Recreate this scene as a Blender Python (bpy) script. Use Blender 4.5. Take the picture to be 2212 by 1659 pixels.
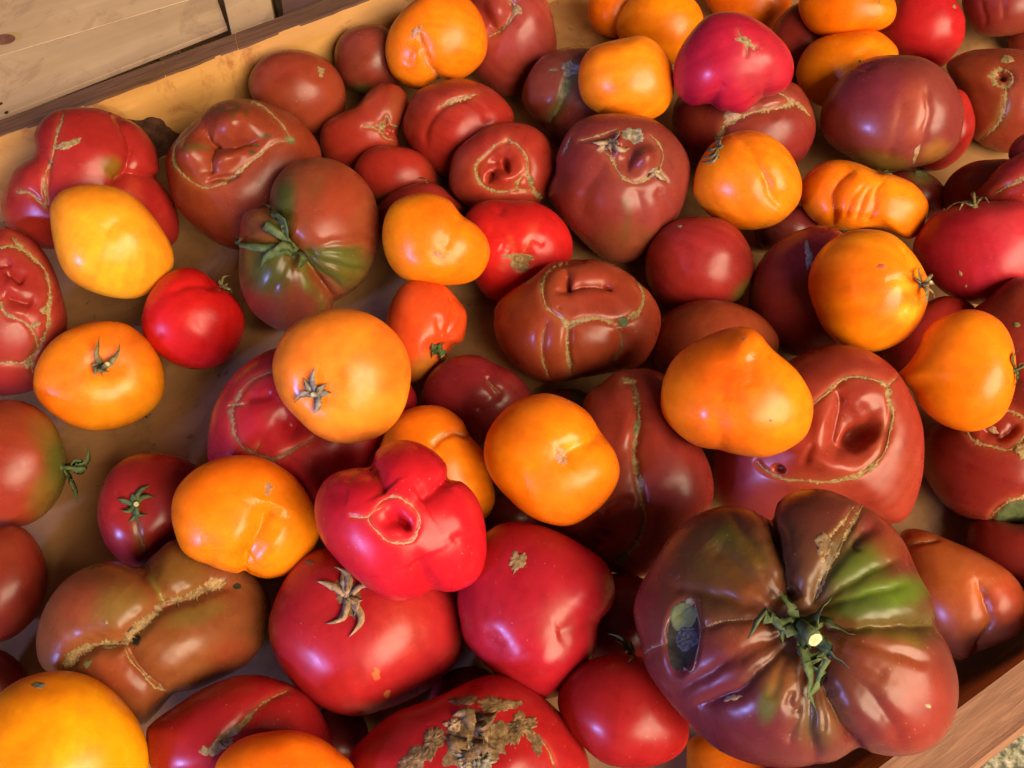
import bpy, bmesh, math, random
import numpy as np
from mathutils import Vector, Matrix, noise
from mathutils.bvhtree import BVHTree

for o in list(bpy.data.objects):
    bpy.data.objects.remove(o)
scene = bpy.context.scene
COL = scene.collection

# ------------------------------------------------------------------ camera, light, exposure
CAM_H, PITCH, FOC, PW, PH = 0.50, math.radians(61), 1850.0, 2212.0, 1659.0
cd = bpy.data.cameras.new('camera')
cd.sensor_width = 36.0
cd.lens = FOC / PW * 36.0
cd.clip_start = 0.01
cd.clip_end = 50
cam = bpy.data.objects.new('camera', cd)
cam.location = (0, 0, CAM_H)
cam.rotation_euler = (math.pi / 2 - PITCH, 0, 0)
COL.objects.link(cam)
scene.camera = cam

world = bpy.data.worlds.new('World')
scene.world = world
world.use_nodes = True
bg = world.node_tree.nodes['Background']
bg.inputs[0].default_value = (1.0, 0.80, 0.62, 1)
bg.inputs[1].default_value = 0.07


def area(name, loc, target, size, size_y, power, color, spread=180):
    l = bpy.data.lights.new(name, 'AREA')
    l.shape = 'ELLIPSE'
    l.size, l.size_y = size, size_y
    l.energy = power
    l.color = color
    l.spread = math.radians(spread)
    o = bpy.data.objects.new(name, l)
    o.location = loc
    o.rotation_euler = (Vector(target) - Vector(loc)).to_track_quat('-Z', 'Y').to_euler()
    COL.objects.link(o)
    return o


# broad warm daylight from the open side of the stall, behind and to the right
area('warm_daylight', (1.05, -0.80, 1.22), (0.05, 0.33, 0.0), 1.80, 1.10, 86, (1.0, 0.78, 0.53))
# small patch of blue sky low behind the photographer, to the left
area('blue_sky_patch', (-1.35, -1.05, 0.62), (0.05, 0.33, 0.03), 0.27, 0.23, 31, (0.29, 0.35, 1.0))

vs = scene.view_settings
vs.view_transform = 'Standard'
vs.look = 'None'
vs.exposure = 0.20
vs.gamma = 1.0
vs.use_curve_mapping = False
scene.cycles.use_denoising = True
try:
    scene.cycles.denoiser = 'OPENIMAGEDENOISE'
except Exception:
    pass
scene.cycles.use_adaptive_sampling = True
scene.cycles.adaptive_threshold = 0.03
scene.cycles.max_bounces = 5
scene.cycles.diffuse_bounces = 3
scene.cycles.glossy_bounces = 3

# ------------------------------------------------------------------ geometry of the view (a place in the photo -> a point in the place)
CAM = np.array([0, 0, CAM_H])
FW = np.array([0, math.cos(PITCH), -math.sin(PITCH)])
UP = np.array([0, math.sin(PITCH), math.cos(PITCH)])
RT = np.array([1.0, 0, 0])


def rays(p):
    p = np.atleast_2d(np.asarray(p, float))
    return FW[None] * FOC + RT[None] * (p[:, :1] - PW / 2) - UP[None] * (p[:, 1:2] - PH / 2)


def proj(v):                                   # v relative to the camera
    d = v @ FW
    return np.stack([v @ RT / d * FOC + PW / 2, -(v @ UP) / d * FOC + PH / 2], 1)


def on_plane(x, y, z):
    d = rays([(x, y)])[0]
    return CAM + d * ((z - CAM_H) / d[2])


def T(tile, *pts):                             # note coordinates taken on enlarged tiles of the photo
    k = 0.34138
    ox, oy = {1: (0, 0), 2: (707.8, 0), 3: (1459.9, 0), 4: (0, 530.9), 5: (707.8, 530.9), 6: (1459.9, 530.9),
              7: (0, 1092.7), 8: (619.4, 1092.7), 9: (1327.2, 1092.7)}[tile]
    if tile == 9:
        k = 0.4
    return [(ox + k * x, oy + k * y) for x, y in pts]


def smooth(pts, closed=False, step=3.0):
    p = np.array(pts, float)
    n = len(p)
    out = []
    rng = range(n if closed else n - 1)
    for i in rng:
        if closed:
            a, b, c, d = p[i - 1], p[i], p[(i + 1) % n], p[(i + 2) % n]
        else:
            b, c = p[i], p[i + 1]
            a = p[i - 1] if i > 0 else 2 * b - c
            d = p[i + 2] if i + 2 < n else 2 * c - b
        m = max(2, int(np.linalg.norm(c - b) / step))
        t = np.linspace(0, 1, m, endpoint=False)[:, None]
        out.append(0.5 * ((2 * b) + (-a + c) * t + (2 * a - 5 * b + 4 * c - d) * t * t + (-a + 3 * b - 3 * c + d) * t ** 3))
    if not closed:
        out.append(p[-1:])
    return np.concatenate(out)


# ------------------------------------------------------------------ materials
def new_mat(name):
    m = bpy.data.materials.new(name)
    m.use_nodes = True
    nt = m.node_tree
    return m, nt, nt.nodes['Principled BSDF']


def N(nt, t, **kw):
    n = nt.nodes.new(t)
    for k, v in kw.items():
        if k.startswith('i_'):
            n.inputs[k[2:].replace('_', ' ')].default_value = v
        else:
            setattr(n, k, v)
    return n


def ramp(nt, fac, stops):
    r = nt.nodes.new('ShaderNodeValToRGB')
    e = r.color_ramp.elements
    while len(e) < len(stops):
        e.new(0.5)
    for k, (p, c) in enumerate(stops):
        e[k].position = p
        e[k].color = tuple(c) + (1,)
    nt.links.new(fac, r.inputs[0])
    return r.outputs[0]


def mix(nt, fac, a, b, mode='MIX'):
    m = nt.nodes.new('ShaderNodeMix')
    m.data_type = 'RGBA'
    m.blend_type = mode
    for sock, val in ((m.inputs[0], fac), (m.inputs[6], a), (m.inputs[7], b)):
        if hasattr(val, 'is_linked'):
            nt.links.new(val, sock)
        else:
            sock.default_value = val if not isinstance(val, tuple) else val + (1,) * (4 - len(val))
    return m.outputs[2]


def skin_material():
    m, nt, b = new_mat('tomato_skin')
    tc = N(nt, 'ShaderNodeTexCoord')
    at = N(nt, 'ShaderNodeAttribute', attribute_name='Col')
    sk = N(nt, 'ShaderNodeAttribute', attribute_name='Streak')
    info = N(nt, 'ShaderNodeObjectInfo')
    off = N(nt, 'ShaderNodeVectorMath', operation='ADD')
    nt.links.new(tc.outputs['Object'], off.inputs[0])
    sc = N(nt, 'ShaderNodeVectorMath', operation='SCALE')
    sc.inputs[0].default_value = (7.3, 3.1, 5.7)
    nt.links.new(info.outputs['Random'], sc.inputs['Scale'])
    nt.links.new(sc.outputs[0], off.inputs[1])
    v = off.outputs[0]
    n1 = N(nt, 'ShaderNodeTexNoise', i_Scale=30.0, i_Detail=3.0, i_Roughness=0.55)
    nt.links.new(v, n1.inputs['Vector'])
    c = mix(nt, 0.9, at.outputs['Color'], ramp(nt, n1.outputs['Fac'], [(0.28, (0.84, 0.68, 0.74)), (0.50, (1.0, 1.0, 1.0)), (0.74, (1.06, 1.18, 1.12))]), 'MULTIPLY')
    c = mix(nt, 0.55, c, ramp(nt, sk.outputs['Fac'], [(0.10, (0.84, 0.76, 0.80)), (0.5, (1.0, 1.0, 1.0)), (0.92, (1.06, 1.22, 1.14))]), 'MULTIPLY')
    n2 = N(nt, 'ShaderNodeTexNoise', i_Scale=130.0, i_Detail=3.0, i_Roughness=0.65)
    nt.links.new(v, n2.inputs['Vector'])
    c = mix(nt, 0.7, c, ramp(nt, n2.outputs['Fac'], [(0.30, (0.84, 0.80, 0.80)), (0.72, (1.08, 1.12, 1.10))]), 'MULTIPLY')
    # pale lenticel specks
    vo = N(nt, 'ShaderNodeTexVoronoi', i_Scale=300.0, i_Randomness=1.0)
    nt.links.new(v, vo.inputs['Vector'])
    spk = ramp(nt, vo.outputs['Distance'], [(0.06, (1, 1, 1)), (0.15, (0, 0, 0))])
    sel = N(nt, 'ShaderNodeTexNoise', i_Scale=55.0, i_Detail=1.0)
    nt.links.new(v, sel.inputs['Vector'])
    selr = ramp(nt, sel.outputs['Fac'], [(0.50, (0, 0, 0)), (0.70, (0.38, 0.38, 0.38))])
    c = mix(nt, mix(nt, 1.0, spk, selr, 'MULTIPLY'), c, (0.58, 0.38, 0.20))
    # dull dusty smears rubbed over the gloss
    nt.links.new(c, b.inputs['Base Color'])
    n3 = N(nt, 'ShaderNodeTexNoise', i_Scale=48.0, i_Detail=5.0, i_Roughness=0.68, i_Distortion=0.8)
    nt.links.new(v, n3.inputs['Vector'])
    rr = N(nt, 'ShaderNodeMapRange', i_From_Min=0.32, i_From_Max=0.72, i_To_Min=0.21, i_To_Max=0.43)
    nt.links.new(n3.outputs['Fac'], rr.inputs['Value'])
    nt.links.new(rr.outputs[0], b.inputs['Roughness'])
    b.inputs['IOR'].default_value = 1.42
    b.inputs['Specular IOR Level'].default_value = 0.34
    b.inputs['Subsurface Weight'].default_value = 0.30
    b.inputs['Subsurface Radius'].default_value = (1.0, 0.35, 0.12)
    b.inputs['Subsurface Scale'].default_value = 0.006
    bp = N(nt, 'ShaderNodeBump', i_Strength=0.16, i_Distance=0.0016)
    nt.links.new(sel.outputs['Fac'], bp.inputs['Height'])
    nt.links.new(bp.outputs[0], b.inputs['Normal'])
    return m


def rough_mat(name, cols, scale, rough=0.85, bump=0.6, dist=0.001, detail=6.0):
    m, nt, b = new_mat(name)
    tc = N(nt, 'ShaderNodeTexCoord')
    n = N(nt, 'ShaderNodeTexNoise', i_Scale=scale, i_Detail=detail, i_Roughness=0.65)
    nt.links.new(tc.outputs['Object'], n.inputs['Vector'])
    k = len(cols)
    c = ramp(nt, n.outputs['Fac'], [(0.3 + 0.4 * i / max(1, k - 1), cc) for i, cc in enumerate(cols)])
    nt.links.new(c, b.inputs['Base Color'])
    b.inputs['Roughness'].default_value = rough
    b.inputs['Specular IOR Level'].default_value = 0.25
    bp = N(nt, 'ShaderNodeBump', i_Strength=bump, i_Distance=dist)
    nt.links.new(n.outputs['Fac'], bp.inputs['Height'])
    nt.links.new(bp.outputs[0], b.inputs['Normal'])
    return m


def wood_mat(name, base, dark, grain, stain=None, stain_amt=0.0, rough=0.6, axis_scale=(1.2, 26, 26), bump=0.25, knots=False):
    m, nt, b = new_mat(name)
    tc = N(nt, 'ShaderNodeTexCoord')
    mp = N(nt, 'ShaderNodeMapping')
    mp.inputs['Scale'].default_value = axis_scale
    nt.links.new(tc.outputs['Object'], mp.inputs['Vector'])
    n1 = N(nt, 'ShaderNodeTexNoise', i_Scale=grain, i_Detail=8.0, i_Roughness=0.62, i_Distortion=0.6)
    nt.links.new(mp.outputs[0], n1.inputs['Vector'])
    c = ramp(nt, n1.outputs['Fac'], [(0.28, dark), (0.5, tuple(0.5 * (p + q) for p, q in zip(base, dark))), (0.66, base)])
    n2 = N(nt, 'ShaderNodeTexNoise', i_Scale=9.0, i_Detail=4.0, i_Roughness=0.6)
    nt.links.new(tc.outputs['Object'], n2.inputs['Vector'])
    c = mix(nt, 0.8, c, ramp(nt, n2.outputs['Fac'], [(0.3, (0.80, 0.78, 0.75)), (0.7, (1.12, 1.10, 1.06))]), 'MULTIPLY')
    if stain:
        n3 = N(nt, 'ShaderNodeTexNoise', i_Scale=17.0, i_Detail=7.0, i_Roughness=0.7, i_Distortion=1.2)
        nt.links.new(tc.outputs['Object'], n3.inputs['Vector'])
        f = ramp(nt, n3.outputs['Fac'], [(0.53, (0, 0, 0)), (0.62, (stain_amt,) * 3), (0.64, (stain_amt * 0.5,) * 3), (0.8, (stain_amt * 0.8,) * 3)])
        c = mix(nt, f, c, stain)
    nt.links.new(c, b.inputs['Base Color'])
    b.inputs['Roughness'].default_value = rough
    bp = N(nt, 'ShaderNodeBump', i_Strength=bump, i_Distance=0.0008)
    nt.links.new(n1.outputs['Fac'], bp.inputs['Height'])
    nt.links.new(bp.outputs[0], b.inputs['Normal'])
    return m


SKIN = skin_material()
M_SCAR = rough_mat('corky_scar', [(0.12, 0.07, 0.026), (0.27, 0.175, 0.07), (0.40, 0.285, 0.14)], 520)
M_SCARD = rough_mat('dark_corky_scar', [(0.035, 0.02, 0.010), (0.15, 0.085, 0.035), (0.30, 0.20, 0.10)], 260)
M_SCARG = rough_mat('green_corky_scar', [(0.05, 0.06, 0.02), (0.14, 0.13, 0.05), (0.26, 0.20, 0.09)], 260)
M_FLESH = rough_mat('green_flesh', [(0.05, 0.07, 0.03), (0.11, 0.13, 0.05)], 160, rough=0.55)
M_HOLE = rough_mat('dark_hollow', [(0.012, 0.010, 0.006), (0.04, 0.035, 0.02)], 200)
M_SEPAL = rough_mat('green_sepal', [(0.035, 0.055, 0.016), (0.075, 0.11, 0.035), (0.13, 0.15, 0.06)], 240, rough=0.7)
M_DRY = rough_mat('dried_sepal', [(0.07, 0.06, 0.025), (0.17, 0.14, 0.06), (0.30, 0.24, 0.13)], 240, rough=0.8)
M_PAPER = rough_mat('papery_sepal', [(0.13, 0.075, 0.04), (0.31, 0.20, 0.105), (0.46, 0.33, 0.20)], 240, rough=0.8)
M_CUT = rough_mat('cut_stem_end', [(0.30, 0.30, 0.12), (0.60, 0.58, 0.32)], 600)


# ------------------------------------------------------------------ mesh helpers
def mesh_obj(name, verts, faces, mat, parent=None, loc=None, smooth_shade=True):
    me = bpy.data.meshes.new(name)
    me.from_pydata([tuple(v) for v in verts], [], [tuple(int(i) for i in f) for f in faces])
    if smooth_shade:
        me.polygons.foreach_set('use_smooth', [True] * len(me.polygons))
    me.materials.append(mat)
    me.update()
    o = bpy.data.objects.new(name, me)
    COL.objects.link(o)
    if parent:
        o.parent = parent
    if loc is not None:
        o.location = loc
    return o


def box(name, corners8, mat, parent=None, bevel=0.0):
    """corners8: 4 bottom then 4 top, counter-clockwise"""
    c = np.array(corners8, float)
    ctr = c.mean(0)
    f = [(3, 2, 1, 0), (4, 5, 6, 7), (0, 1, 5, 4), (1, 2, 6, 5), (2, 3, 7, 6), (3, 0, 4, 7)]
    o = mesh_obj(name, c, f, mat, parent, None, False)
    if bevel:
        m = o.modifiers.new('bevel', 'BEVEL')
        m.width = bevel
        m.segments = 2
    return o


def cube_sphere(n):
    g = np.tan(np.linspace(-math.pi / 4, math.pi / 4, n + 1))
    gi, gj = np.meshgrid(g, g, indexing='ij')
    m = (n + 1) ** 2
    ids = np.arange(m).reshape(n + 1, n + 1)
    vs_, fs = [], []
    for k, (ax, sg) in enumerate([(a, s) for a in range(3) for s in (-1, 1)]):
        v = np.zeros((m, 3))
        v[:, ax] = sg
        v[:, (ax + 1) % 3] = gi.ravel()
        v[:, (ax + 2) % 3] = gj.ravel()
        vs_.append(v)
        q = np.stack([ids[:-1, :-1], ids[1:, :-1], ids[1:, 1:], ids[:-1, 1:]], -1).reshape(-1, 4) + k * m
        fs.append(q[:, ::-1] if sg < 0 else q)
    v = np.concatenate(vs_)
    _, first, inv = np.unique(np.round(v, 5), axis=0, return_index=True, return_inverse=True)
    v = v[first]
    v /= np.linalg.norm(v, axis=1)[:, None]
    return v, inv.ravel()[np.concatenate(fs)]


CS = {}


def get_cs(n):
    if n not in CS:
        CS[n] = cube_sphere(n)
    return CS[n]


def path_dist(P, path, step=3.0):
    """distance of each photo place P to a polyline, and the position 0..1 along it"""
    q = smooth(path, step=step) if len(path) > 2 else np.linspace(path[0], path[1], 24)
    lo, hi = q.min(0) - 90, q.max(0) + 90
    d = np.full(len(P), 1e6)
    s = np.zeros(len(P))
    m = np.all((P > lo) & (P < hi), axis=1)
    if m.any():
        dd = np.linalg.norm(P[m][:, None, :] - q[None], axis=2)
        k = dd.argmin(1)
        d[m] = dd[np.arange(len(k)), k]
        s[m] = k / max(1, len(q) - 1)
    return d, s


# ------------------------------------------------------------------ tomatoes
OR = (0.84, 0.19, 0.002); YO = (0.80, 0.29, 0.014); RO = (0.66, 0.085, 0.012)
RD = (0.42, 0.018, 0.012); BRT = (0.55, 0.014, 0.012); PK = (0.42, 0.012, 0.034)
BR = (0.30, 0.040, 0.018); MA = (0.235, 0.026, 0.022); DK = (0.20, 0.018, 0.014)
GB = (0.22, 0.055, 0.022); GRN = (0.085, 0.095, 0.014); OLV = (0.17, 0.11, 0.016); DGR = (0.045, 0.055, 0.012)
SPEC = []


def tom(name, label, color, outline, *feats, df=0.88, db=0.72, plump=0.93, c=None, lift=0.0):
    SPEC.append(dict(name=name, label=label, color=color, outline=outline, feats=feats, df=df, db=db, plump=plump, c=c, lift=lift))


def D(x, y, rx, ry, rot, depth):           # smooth dent (negative depth = bulge)
    return ('D', x, y, rx, ry, rot, depth)


def H(x, y, rx, ry, rot, depth):           # crisp edged cavity
    return ('H', x, y, rx, ry, rot, depth)


def G(path, w, depth):                     # crease
    return ('G', path, w, depth)


def TI(x, y, rx, ry, rot, col, s=1.0):     # patch of skin of another colour
    return ('T', x, y, rx, ry, rot, col, s)


def TP(path, w, col, s=1.0):               # streak of another ripeness
    return ('TP', path, w, col, s)


def S(path, w=8, closed=False, mat=None, barb=1.0):    # corky seam
    return ('S', path, w, closed, mat, barb)


def PT(x, y, rx, ry, rot=0, mat=None, jag=0.35, h=0.18):  # corky blotch
    return ('P', x, y, rx, ry, rot, mat, jag, h)


def CX(base, tips, stem=None, w=11, mat=None, r=9, lift=10):   # calyx: sepals and stem
    return ('C', base, tips, stem, w, mat, r, lift)


# ------------------------------------------------------------------ the setting: ground, table, tray, crate behind
TRAY_A = math.radians(30.9)
E1 = np.array([math.cos(TRAY_A), math.sin(TRAY_A), 0])
EN = np.array([-math.sin(TRAY_A), math.cos(TRAY_A), 0])
N_FAR, N_NEAR, WALL_H = 0.552, -0.056, 0.068
L_MIN, L_MAX = -0.36, 1.00
TH = 0.0145
rng0 = random.Random(5)


def tray_xy(px, py, z):
    p = on_plane(px, py, z)
    return float(p @ E1), float(p @ EN)


M_PLY = wood_mat('golden_plywood', (0.60, 0.33, 0.10), (0.47, 0.235, 0.065), 5.0, (0.30, 0.10, 0.03), 0.75, 0.55, (1.0, 9, 9), 0.12)
M_RIM = wood_mat('brown_rim_wood', (0.17, 0.082, 0.042), (0.085, 0.036, 0.018), 9.0, None, 0, 0.75, (3, 45, 45), 0.6)
M_NRIM = wood_mat('brown_front_rim_wood', (0.25, 0.118, 0.058), (0.15, 0.064, 0.030), 9.0, None, 0, 0.8, (4, 40, 40), 0.6)
M_FLOOR = wood_mat('tan_fibreboard', (0.33, 0.172, 0.064), (0.275, 0.14, 0.05), 10.0, (0.15, 0.075, 0.03), 0.5, 0.7, (4, 9, 9), 0.10)
M_PINE = wood_mat('pale_pine', (0.60, 0.42, 0.235), (0.50, 0.33, 0.17), 4.0, (0.25, 0.14, 0.075), 0.35, 0.6, (1.2, 14, 14), 0.15)
M_PALE = wood_mat('pale_edge_wood', (0.62, 0.42, 0.20), (0.50, 0.30, 0.13), 6.0, None, 0, 0.6, (1, 20, 20), 0.2)
M_KNOT = rough_mat('bark_knot', [(0.030, 0.014, 0.008), (0.085, 0.034, 0.018), (0.13, 0.055, 0.03)], 120, 0.9, 0.9, 0.002)
M_BBOX = wood_mat('dull_brown_board', (0.20, 0.10, 0.075), (0.12, 0.055, 0.04), 6.0)


def ground_mat():
    m, nt, b = new_mat('speckled_ground')
    tc = N(nt, 'ShaderNodeTexCoord')
    vo = N(nt, 'ShaderNodeTexVoronoi', i_Scale=120.0)
    n = N(nt, 'ShaderNodeTexNoise', i_Scale=170.0, i_Detail=3.0)
    nt.links.new(tc.outputs['Object'], vo.inputs['Vector'])
    nt.links.new(tc.outputs['Object'], n.inputs['Vector'])
    c = ramp(nt, n.outputs['Fac'], [(0.38, (0.085, 0.085, 0.05)), (0.46, (0.20, 0.19, 0.11)), (0.58, (0.34, 0.31, 0.20)), (0.72, (0.46, 0.43, 0.32))])
    n2 = N(nt, 'ShaderNodeTexNoise', i_Scale=30.0, i_Detail=2.0)
    nt.links.new(tc.outputs['Object'], n2.inputs['Vector'])
    c = mix(nt, 0.7, c, ramp(nt, n2.outputs['Fac'], [(0.3, (0.7, 0.75, 0.7)), (0.7, (1.15, 1.1, 1.05))]), 'MULTIPLY')
    nt.links.new(c, b.inputs['Base Color'])
    b.inputs['Roughness'].default_value = 0.9
    bp = N(nt, 'ShaderNodeBump', i_Strength=0.8, i_Distance=0.004)
    nt.links.new(n.outputs['Fac'], bp.inputs['Height'])
    nt.links.new(bp.outputs[0], b.inputs['Normal'])
    return m


gr = mesh_obj('ground', [(-4, -4, -0.30), (4, -4, -0.30), (4, 4, -0.30), (-4, 4, -0.30)], [(0, 1, 2, 3)], ground_mat(), None, None, False)
gr['kind'] = 'structure'

tray = bpy.data.objects.new('wooden_tray', None)
tray.rotation_euler = (0, 0, TRAY_A)
tray['label'] = 'shallow wooden tray with golden inner wall and brown rim, full of tomatoes'
tray['category'] = 'tray'
COL.objects.link(tray)


def tbox(name, x0, x1, y0, y1, z0, z1, mat, parent=tray, bevel=0.0):
    return box(name, [(x0, y0, z0), (x1, y0, z0), (x1, y1, z0), (x0, y1, z0), (x0, y0, z1), (x1, y0, z1), (x1, y1, z1), (x0, y1, z1)], mat, parent, bevel)


tbox('floor_panel', L_MIN, L_MAX, N_NEAR, N_FAR, -0.009, 0.0, M_FLOOR)
tbox('side_wall', L_MIN, L_MAX, N_FAR, N_FAR + TH, -0.010, WALL_H, M_PLY)
RW = 0.0175
tbox('side_wall', L_MIN, L_MAX, N_NEAR - RW, N_NEAR, -0.010, WALL_H, M_PLY)
tbox('end_wall', L_MIN - TH, L_MIN - 0.0005, N_NEAR - RW, N_FAR + TH, -0.010, WALL_H, M_PLY)
tbox('end_wall', L_MAX + 0.0005, L_MAX + TH, N_NEAR - RW, N_FAR + TH, -0.010, WALL_H, M_PLY)


def ragged_strip(name, x0, x1, y0, y1, z0, z1, mat, sk0=0.0, sk1=0.0, amp=0.00035):
    """rim piece whose inner edge wanders a little where the brown stain stops"""
    n = max(8, int((x1 - x0) / 0.004))
    v, f = [], []
    w = 0.0
    for i in range(n + 1):
        s = i / n
        w = w * 0.8 + rng0.gauss(0, amp * 0.6)
        xa = x0 + (x1 - x0) * s + sk0 * (1 - s) + sk1 * s
        xb = x0 + (x1 - x0) * s
        ya = y0 + w - 0.0004
        v += [(xa, ya, z0), (xb, y1, z0), (xb, y1, z1), (xa, ya, z1)]
    for i in range(n):
        k = i * 4
        for j in range(4):
            f.append((k + j, k + (j + 1) % 4, k + 4 + (j + 1) % 4, k + 4 + j))
    f += [(3, 2, 1, 0), (n * 4, n * 4 + 1, n * 4 + 2, n * 4 + 3)]
    o = mesh_obj(name, v, [q[::-1] for q in f], mat, tray, None, False)
    return o


xk1 = tray_xy(362, 150, WALL_H)[0]
xk2 = tray_xy(516, 88, WALL_H)[0]
for a_, b_ in ((L_MIN, xk1), (xk1 + 0.0007, xk2), (xk2 + 0.0007, L_MAX)):
    ragged_strip('rim', a_, b_, N_FAR, N_FAR + TH + 0.0008, WALL_H - 0.0012, WALL_H + 0.0008, M_RIM, -0.004, -0.004)
# near rim: flat brown top, rounded lower moulding outside it
ragged_strip('rim', L_MIN, L_MAX, N_NEAR - RW - 0.0004, N_NEAR + 0.0006, WALL_H - 0.002, WALL_H + 0.0008, M_NRIM, 0, 0, 0.0002)
mv, mf = [], []
prof = [(0.0, WALL_H - 0.002), (-0.003, WALL_H - 0.0012), (-0.0058, WALL_H - 0.004), (-0.0072, WALL_H - 0.010), (-0.0072, -0.010), (0.0, -0.010)]
for xx in (L_MIN, L_MAX):
    for dy, zz in prof:
        mv.append((xx, N_NEAR - RW - 0.0006 + dy, zz))
for j in range(6):
    mf.append((j, (j + 1) % 6, 6 + (j + 1) % 6, 6 + j))
mf += [(5, 4, 3, 2, 1, 0), (6, 7, 8, 9, 10, 11)]
mo = mesh_obj('moulding', mv, mf, M_NRIM, tray, None, False)

# dark bark knot in the far wall
kc = tray_xy(318, 322, 0.010)
kv, kf = [], []
kx, kz = kc[0] - 0.008, 0.002
K = 40
for ring in range(5):
    fr = ring / 4
    for k in range(K):
        a = math.pi * k / (K - 1)
        rr_ = 1 + (0.05 * math.sin(9 * a) + 0.04 * rng0.random()) * fr
        kv.append((kx + math.cos(a) * 0.036 * fr * rr_, N_FAR - 0.0008 - 0.0016 * (1 - fr) * rng0.random(), max(0.0, kz + math.sin(a) * 0.043 * fr * rr_)))
for ring in range(4):
    for k in range(K - 1):
        a = ring * K + k
        kf.append((a, a + 1, a + K + 1, a + K))
mesh_obj('knot', kv, kf, M_KNOT, tray)

# table under everything, its pale edge showing beyond the near rim
ty = N_NEAR - RW - 0.0072
tbl = bpy.data.objects.new('table', None)
tbl.rotation_euler = (0, 0, TRAY_A)
tbl['label'] = 'pale wooden table edge showing beneath the tray in the lower right corner'
tbl['category'] = 'table'
COL.objects.link(tbl)
tbox('table_top', L_MIN - 0.2, L_MAX + 0.3, ty - 0.0045, 1.2, -0.030, -0.0105, M_PALE, tbl, 0.001)
for lx in (L_MIN - 0.1, L_MAX + 0.2):
    for ly in (ty + 0.05, 1.1):
        tbox('leg', lx - 0.02, lx + 0.02, ly - 0.02, ly + 0.02, -0.2999, -0.0302, M_PALE, tbl)

# pale pine crate behind the tray
crate = bpy.data.objects.new('pine_crate', None)
crate['label'] = 'pale pine crate with nailed slats behind the tray, top left'
crate['category'] = 'crate'
COL.objects.link(crate)
ZC = 0.046


def quad_board(name, pix, z1, thick, mat, parent, bevel=0.0008):
    """board lying flat: four corners seen in the photo, at its real height"""
    top = [on_plane(x, y, z1) for x, y in pix]
    e = top[1] - top[0]
    ang = math.atan2(e[1], e[0])
    ctr = sum(top) / 4
    R = Matrix.Rotation(-ang, 3, 'Z')
    loc = [np.array(R @ Vector(p - ctr)) for p in top]
    bot = [p - np.array([0, 0, thick]) for p in loc]
    o = box(name, bot + loc, mat, parent, bevel)
    o.location = ctr
    o.rotation_euler = (0, 0, ang)
    return o


quad_board('slat', [(-160, 314), (490, 57), (464, -16), (-160, 169)], ZC, 0.004, M_PINE, crate, 0.0003)
quad_board('slat', [(-160, 168), (463, -17), (430, -160), (-160, 10)], ZC - 0.0004, 0.004, M_PINE, crate, 0.0003)
quad_board('corner_post', [(500, 74), (592, 40), (560, -120), (462, -90)], ZC + 0.006, 0.062, M_PINE, crate)
cc = on_plane(150, 60, ZC)
# uprights that carry the slats down to the table
for px, py in ((40, 120), (330, 20), (30, 40), (300, -80)):
    p = on_plane(px, py, ZC - 0.005)
    quad_board('batten', [(px - 25, py + 20), (px + 25, py + 2), (px + 12, py - 28), (px - 38, py - 10)], ZC - 0.0046, 0.0515, M_PINE, crate)
M_NAIL = rough_mat('rusty_nail', [(0.02, 0.015, 0.012), (0.06, 0.035, 0.02)], 300)
for px, py in ((14, 243), (1, 224), (36, 271)):
    p = on_plane(px, py, ZC + 0.0004)
    vv = [tuple(p + np.array([0, 0, 0.0006]))] + [tuple(p + np.array([math.cos(a) * 0.0016, math.sin(a) * 0.0016, 0])) for a in np.linspace(0, 2 * math.pi, 10, endpoint=False)]
    mesh_obj('nail', vv, [(0, 1 + k, 1 + (k + 1) % 10) for k in range(10)], M_NAIL, crate)
p = on_plane(8, 85, ZC + 0.0015)
vv = [tuple(p + np.array([0, 0, 0.0004]))] + [tuple(p + np.array([math.cos(a) * 0.009, math.sin(a) * 0.006, 0])) for a in np.linspace(0, 2 * math.pi, 20, endpoint=False)]
mesh_obj('knot', vv, [(0, 1 + k, 1 + (k + 1) % 20) for k in range(20)], rough_mat('pine_knot', [(0.12, 0.045, 0.025), (0.26, 0.12, 0.06)], 90), crate)

bb = bpy.data.objects.new('brown_box', None)
bb['label'] = 'dull brown wooden box just behind the tray rim at the top'
bb['category'] = 'box'
COL.objects.link(bb)
quad_board('board', [(612, 34), (900, -75), (870, -200), (590, -120)], 0.050, 0.012, M_BBOX, bb)
quad_board('panel', [(614, 32), (898, -76), (880, -170), (598, -90)], 0.0375, 0.048, M_BBOX, bb)


# ---- back rows of the tray
tom('orange_tomato', 'small orange tomato at the top edge, half hidden behind a larger orange one', OR,
    [(1270,20),(1275,-15),(1310,-35),(1360,-25),(1380,20),(1370,65),(1330,82),(1295,70),(1278,48)])
tom('orange_tomato', 'deep orange tomato cut by the top edge, above the crimson tomato', (0.80,0.149,0.004),
    [(1522,-5),(1540,-40),(1600,-60),(1670,-45),(1705,-10),(1710,15),(1690,45),(1660,62),(1600,58),(1550,40)])
tom('dark_red_tomato', 'shaded dark red tomato between the crimson tomato and three orange ones', DK,
    [(1655,110),(1675,50),(1720,10),(1760,20),(1795,90),(1775,160),(1720,195),(1680,165)])
tom('dark_red_tomato', 'dark red tomato at the right edge below the top right corner', DK,
    [(2176,90),(2190,55),(2230,30),(2280,60),(2280,110),(2220,125),(2190,115)])
tom('maroon_tomato', 'maroon tomato in the top right corner with faint creases', MA,
    [(2080,20),(2090,-30),(2150,-60),(2230,-40),(2260,10),(2230,60),(2170,78),(2110,72)],
    G([(2120,0),(2130,60)],6,3), G([(2170,0),(2165,40)],5,3))
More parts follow.
